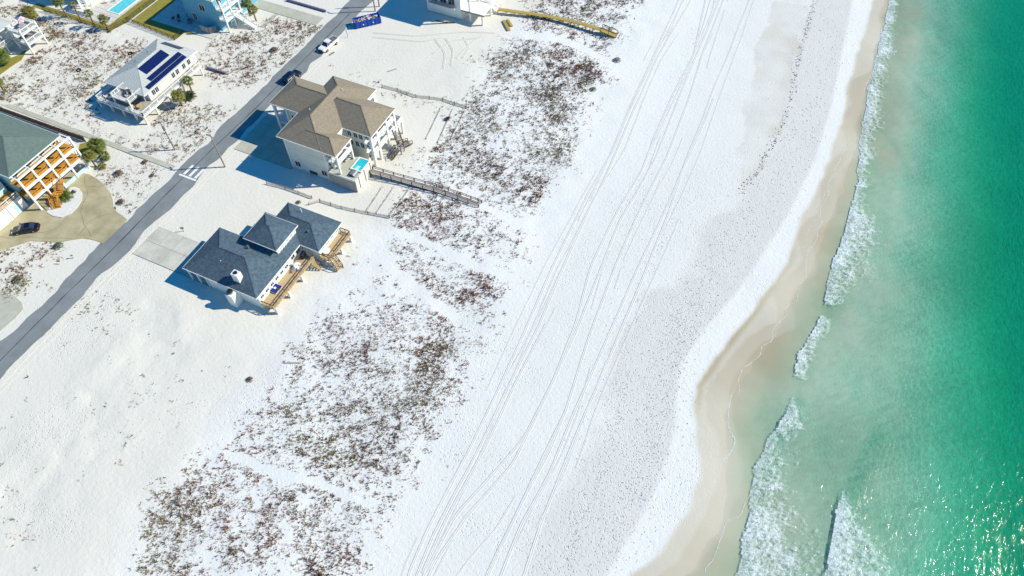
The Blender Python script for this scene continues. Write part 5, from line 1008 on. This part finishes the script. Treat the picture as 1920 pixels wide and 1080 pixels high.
scatter('scrub_grass', 'low brown scrub over the lot round the solar-panel house', [([(-30, 150), (0, 110), (90, 60), (210, 70), (300, 90), (240, 130), (180, 180), (190, 240), (330, 290), (310, 300), (170, 250), (0, 195), (-30, 190)], .85), ([(300, 240), (420, 200), (440, 220), (340, 300), (280, 270)], .6), ([(290, 220), (360, 190), (400, 200), (320, 250)], .8), ([(60, 20), (170, 60), (170, 75), (80, 75)], 1.2), ([(-30, 30), (0, 5), (40, 12), (80, 30), (90, 60), (60, 40), (20, 25)], 2.2), ([(-10, 160), (30, 120), (60, 90), (80, 100), (40, 160), (10, 190)], 1.3), ([(290, 195), (350, 185), (400, 200), (380, 225), (300, 240)], 1.2), ([(360, 130), (400, 80), (560, 30), (600, 60), (530, 130), (440, 160), (390, 150)], .75), ([(400, 50), (470, 60), (460, 90), (390, 80)], .9), ([(490, 40), (595, 50), (570, 75), (520, 75)], 1.0), ([(380, 110), (500, 125), (520, 150), (440, 150)], .7)], .62, .42, 16, .10)
scatter('scrub_grass', 'scrub between the pavement, the olive drive and the road', [([(190, 300), (230, 300), (310, 320), (300, 350), (250, 390), (222, 390), (205, 340)], .55), ([(205, 310), (250, 315), (240, 335), (205, 330)], .8)], .60, .42, 17, .05)
scatter('scrub_grass', 'scrub between the two drives at the left edge', [([(-30, 470), (60, 455), (150, 460), (160, 475), (120, 500), (70, 550), (20, 550), (-30, 540)], .45), ([(20, 455), (110, 460), (110, 490), (40, 490)], .8), ([(0, 510), (60, 520), (50, 555), (20, 550)], 1.3), ([(150, 545), (190, 548), (180, 580), (130, 605)], 1.6), ([(190, 585), (250, 590), (250, 605), (200, 605)], .7)], .60, .45, 18, .08)
scatter('scrub_grass', 'thin scrub behind the tan-roofed house and over the empty lot edge', [([(590, 130), (700, 140), (760, 170), (730, 180), (620, 145)], .35), ([(700, 150), (870, 190), (860, 215), (720, 180)], .35), ([(870, 120), (960, 80), (920, 150), (890, 190)], .35), ([(740, 310), (790, 290), (790, 330), (750, 335)], .3)], .60, .38, 19, .05)
scatter('dune_grass', 'loose fringe of sprigs along the beach side of the dunes', [([(1130, 130), (1180, 60), (1170, 150), (1110, 260), (1040, 350), (1010, 330), (1080, 250)], .10), ([(890, 630), (940, 620), (900, 740), (830, 830), (760, 960), (720, 1010), (790, 850), (860, 740)], .14), ([(690, 970), (740, 930), (730, 1080), (660, 1090)], .16)], .60, .33, 20, .0, clus=2)
def shrub(x, y, r, label, tint, n=70, cat='shrub'):
    z = float(height(x, y)); t = thing('shrub', (x, y, z), label, cat, 'single shrubs on the sand'); rs = random.Random(int(abs(x) * 13 + y * 7)); st = MB(); lf = MB()
    for k in range(9):
        a = k * .7; st.tube((0, 0, -.05), (math.cos(a) * r * .7, math.sin(a) * r * .7, r * rs.uniform(.3, .7)), .03, .012, 5)
    for k in range(n * 5):
        a, q = rs.uniform(0, 6.283), r * rs.random() ** .6; p = Vector((math.cos(a) * q, math.sin(a) * q, r * .75 * (1 - (q / r) ** 2) * rs.uniform(.3, 1.1) + .05)); d = Vector((rs.uniform(-1, 1), rs.uniform(-1, 1), rs.uniform(-.2, 1))).normalized() * r * .22; w = d.cross(Vector((.3, .2, 1))).normalized() * r * .05; lf.quad(p - w, p + d * .5 - w, p + d, p + d * .5 + w)
    st.build('stems', 'dark_wood', t, local=True); o = lf.build('foliage', tint, t, local=True)
mat('leaf_brown', (.10, .055, .040), .8, .4, 2); mat('leaf_olive', (.12, .105, .05), .8, .4, 2); mat('leaf_grey', (.20, .20, .15), .8, .3, 2)
for u, v, r, m_, lab in ((1157, 114, .9, 'leaf_grey', 'round grey-green shrub alone on the sand right of the dune path'), (1112, 168, .7, 'leaf_olive', 'round brown shrub alone on the beach side of the upper dune'), (514, 95, 1.0, 'leaf_brown', 'brown shrub on the sand left of the road opposite the white pickup'), (468, 712, .55, 'leaf_brown', 'small dark shrub alone on the pale sand at the left'), (227, 380, .8, 'leaf_brown', 'rust brown shrub at the edge of the olive drive'), (222, 326, .9, 'leaf_brown', 'brown shrub midway between the olive drive and the pavement'), (271, 305, .6, 'leaf_brown', 'purplish shrub just below the pavement'), (762, 268, .5, 'frond', 'green shrub at the foot of the timber stairs'), (560, 400 - 20, .5, 'leaf_olive', 'olive shrub behind the far grey roof'), (110, 462, .9, 'agave', 'dark green shrub between the two left drives'), (35, 525, 1.0, 'leaf_olive', 'olive shrub at the left edge below the drives'), (955, 235, .3, 'orange_wood', 'tiny orange shrub in the middle of the upper dune'), (285, 330, .5, 'leaf_olive', 'low olive shrub near the road crossing'), (205, 60, .5, 'leaf_olive', 'olive shrub at the corner of the top-left fence')): shrub(*P(u, v), r, lab, m_)

# ------------------------------------------------------------------ seaweed and shell wrack on the beach
def flecks(name, label, pts, n, sp, size, seed):
    rs = np.random.RandomState(seed); pw = np.array(PL(pts, -.1)); s = np.r_[0, np.cumsum(np.hypot(*np.diff(pw, axis=0).T))]; t = rs.uniform(0, s[-1], n); x = np.interp(t, s, pw[:, 0]) + rs.normal(0, sp, n); y = np.interp(t, s, pw[:, 1]) + rs.normal(0, sp, n); z = height(x, y)
    a = rs.uniform(0, 6.28, n); l = size * rs.uniform(.4, 1.6, n); w = l * .4; c, q = np.cos(a), np.sin(a); V = np.stack([np.stack([x - c * l, y - q * l, z + .02], -1), np.stack([x + q * w, y - c * w, z + .03], -1), np.stack([x + c * l, y + q * l, z + .02], -1), np.stack([x - q * w, y + c * w, z + .09], -1)], 1).reshape(-1, 3)
    return tag(raw_mesh(name, V, np.arange(4 * n).reshape(-1, 4), 'wrack'), label, 'seaweed', kind='stuff')
flecks('wrack', 'dark line of dried seaweed along the upper beach', [(1530, 0), (1510, 60), (1492, 130), (1480, 200), (1460, 250), (1420, 320), (1385, 365)], 380, .38, .15, 31)
flecks('wrack', 'scattered specks of seaweed between the wrack line and the sea', [(1560, 10), (1540, 120), (1510, 220), (1470, 320), (1420, 400), (1370, 460)], 420, 3.0, .10, 32)
flecks('wrack', 'thin specks of seaweed along the lower beach', [(1370, 460), (1320, 540), (1270, 640), (1240, 740), (1220, 850), (1150, 980)], 350, 2.5, .08, 33)
mat('footprint_shade', (0.60, 0.585, 0.56), 0.95, 0.1, 2)  # grey for raised flecks: shading of the footprint dents put into the colour
for n_, (pts, cnt, sp_, sz_, lab) in enumerate([([(1300, 60), (1270, 150), (1235, 260), (1200, 380), (1170, 480), (1130, 640), (1110, 760), (1090, 900)], 420, 1.6, .09, 'loose footprints along the middle of the beach right of the tyre tracks'), ([(1255, 400), (1200, 560), (1160, 720), (1130, 860), (1080, 990), (1010, 1080)], 520, 1.2, .09, 'footprints between the tyre tracks and the grey trampled band'), ([(1180, 700), (1140, 860), (1100, 960), (1060, 1080)], 260, .5, .10, 'line of footprints heading down the lower beach'), ([(1290, 560), (1250, 700), (1230, 820), (1190, 940), (1120, 1070)], 900, 2.4, .10, 'dense footprints in the trampled band beside the lower shore'), ([(1370, 440), (1310, 540), (1280, 620), (1250, 720)], 520, 2.2, .09, 'dense footprints at the bend of the trampled band'), ([(60, 800), (200, 850), (330, 760), (440, 720)], 260, 3.0, .10, 'footprints crossing the open sand at the bottom left'), ([(640, 560), (600, 640), (520, 700), (480, 820)], 220, 2.0, .09, 'footprints below the grey-roofed house deck')]):
    o = flecks('footprints', lab, pts, cnt, sp_, sz_, 40 + n_); o.data.materials[0] = MATS['footprint_shade']; o['category'] = 'footprints'
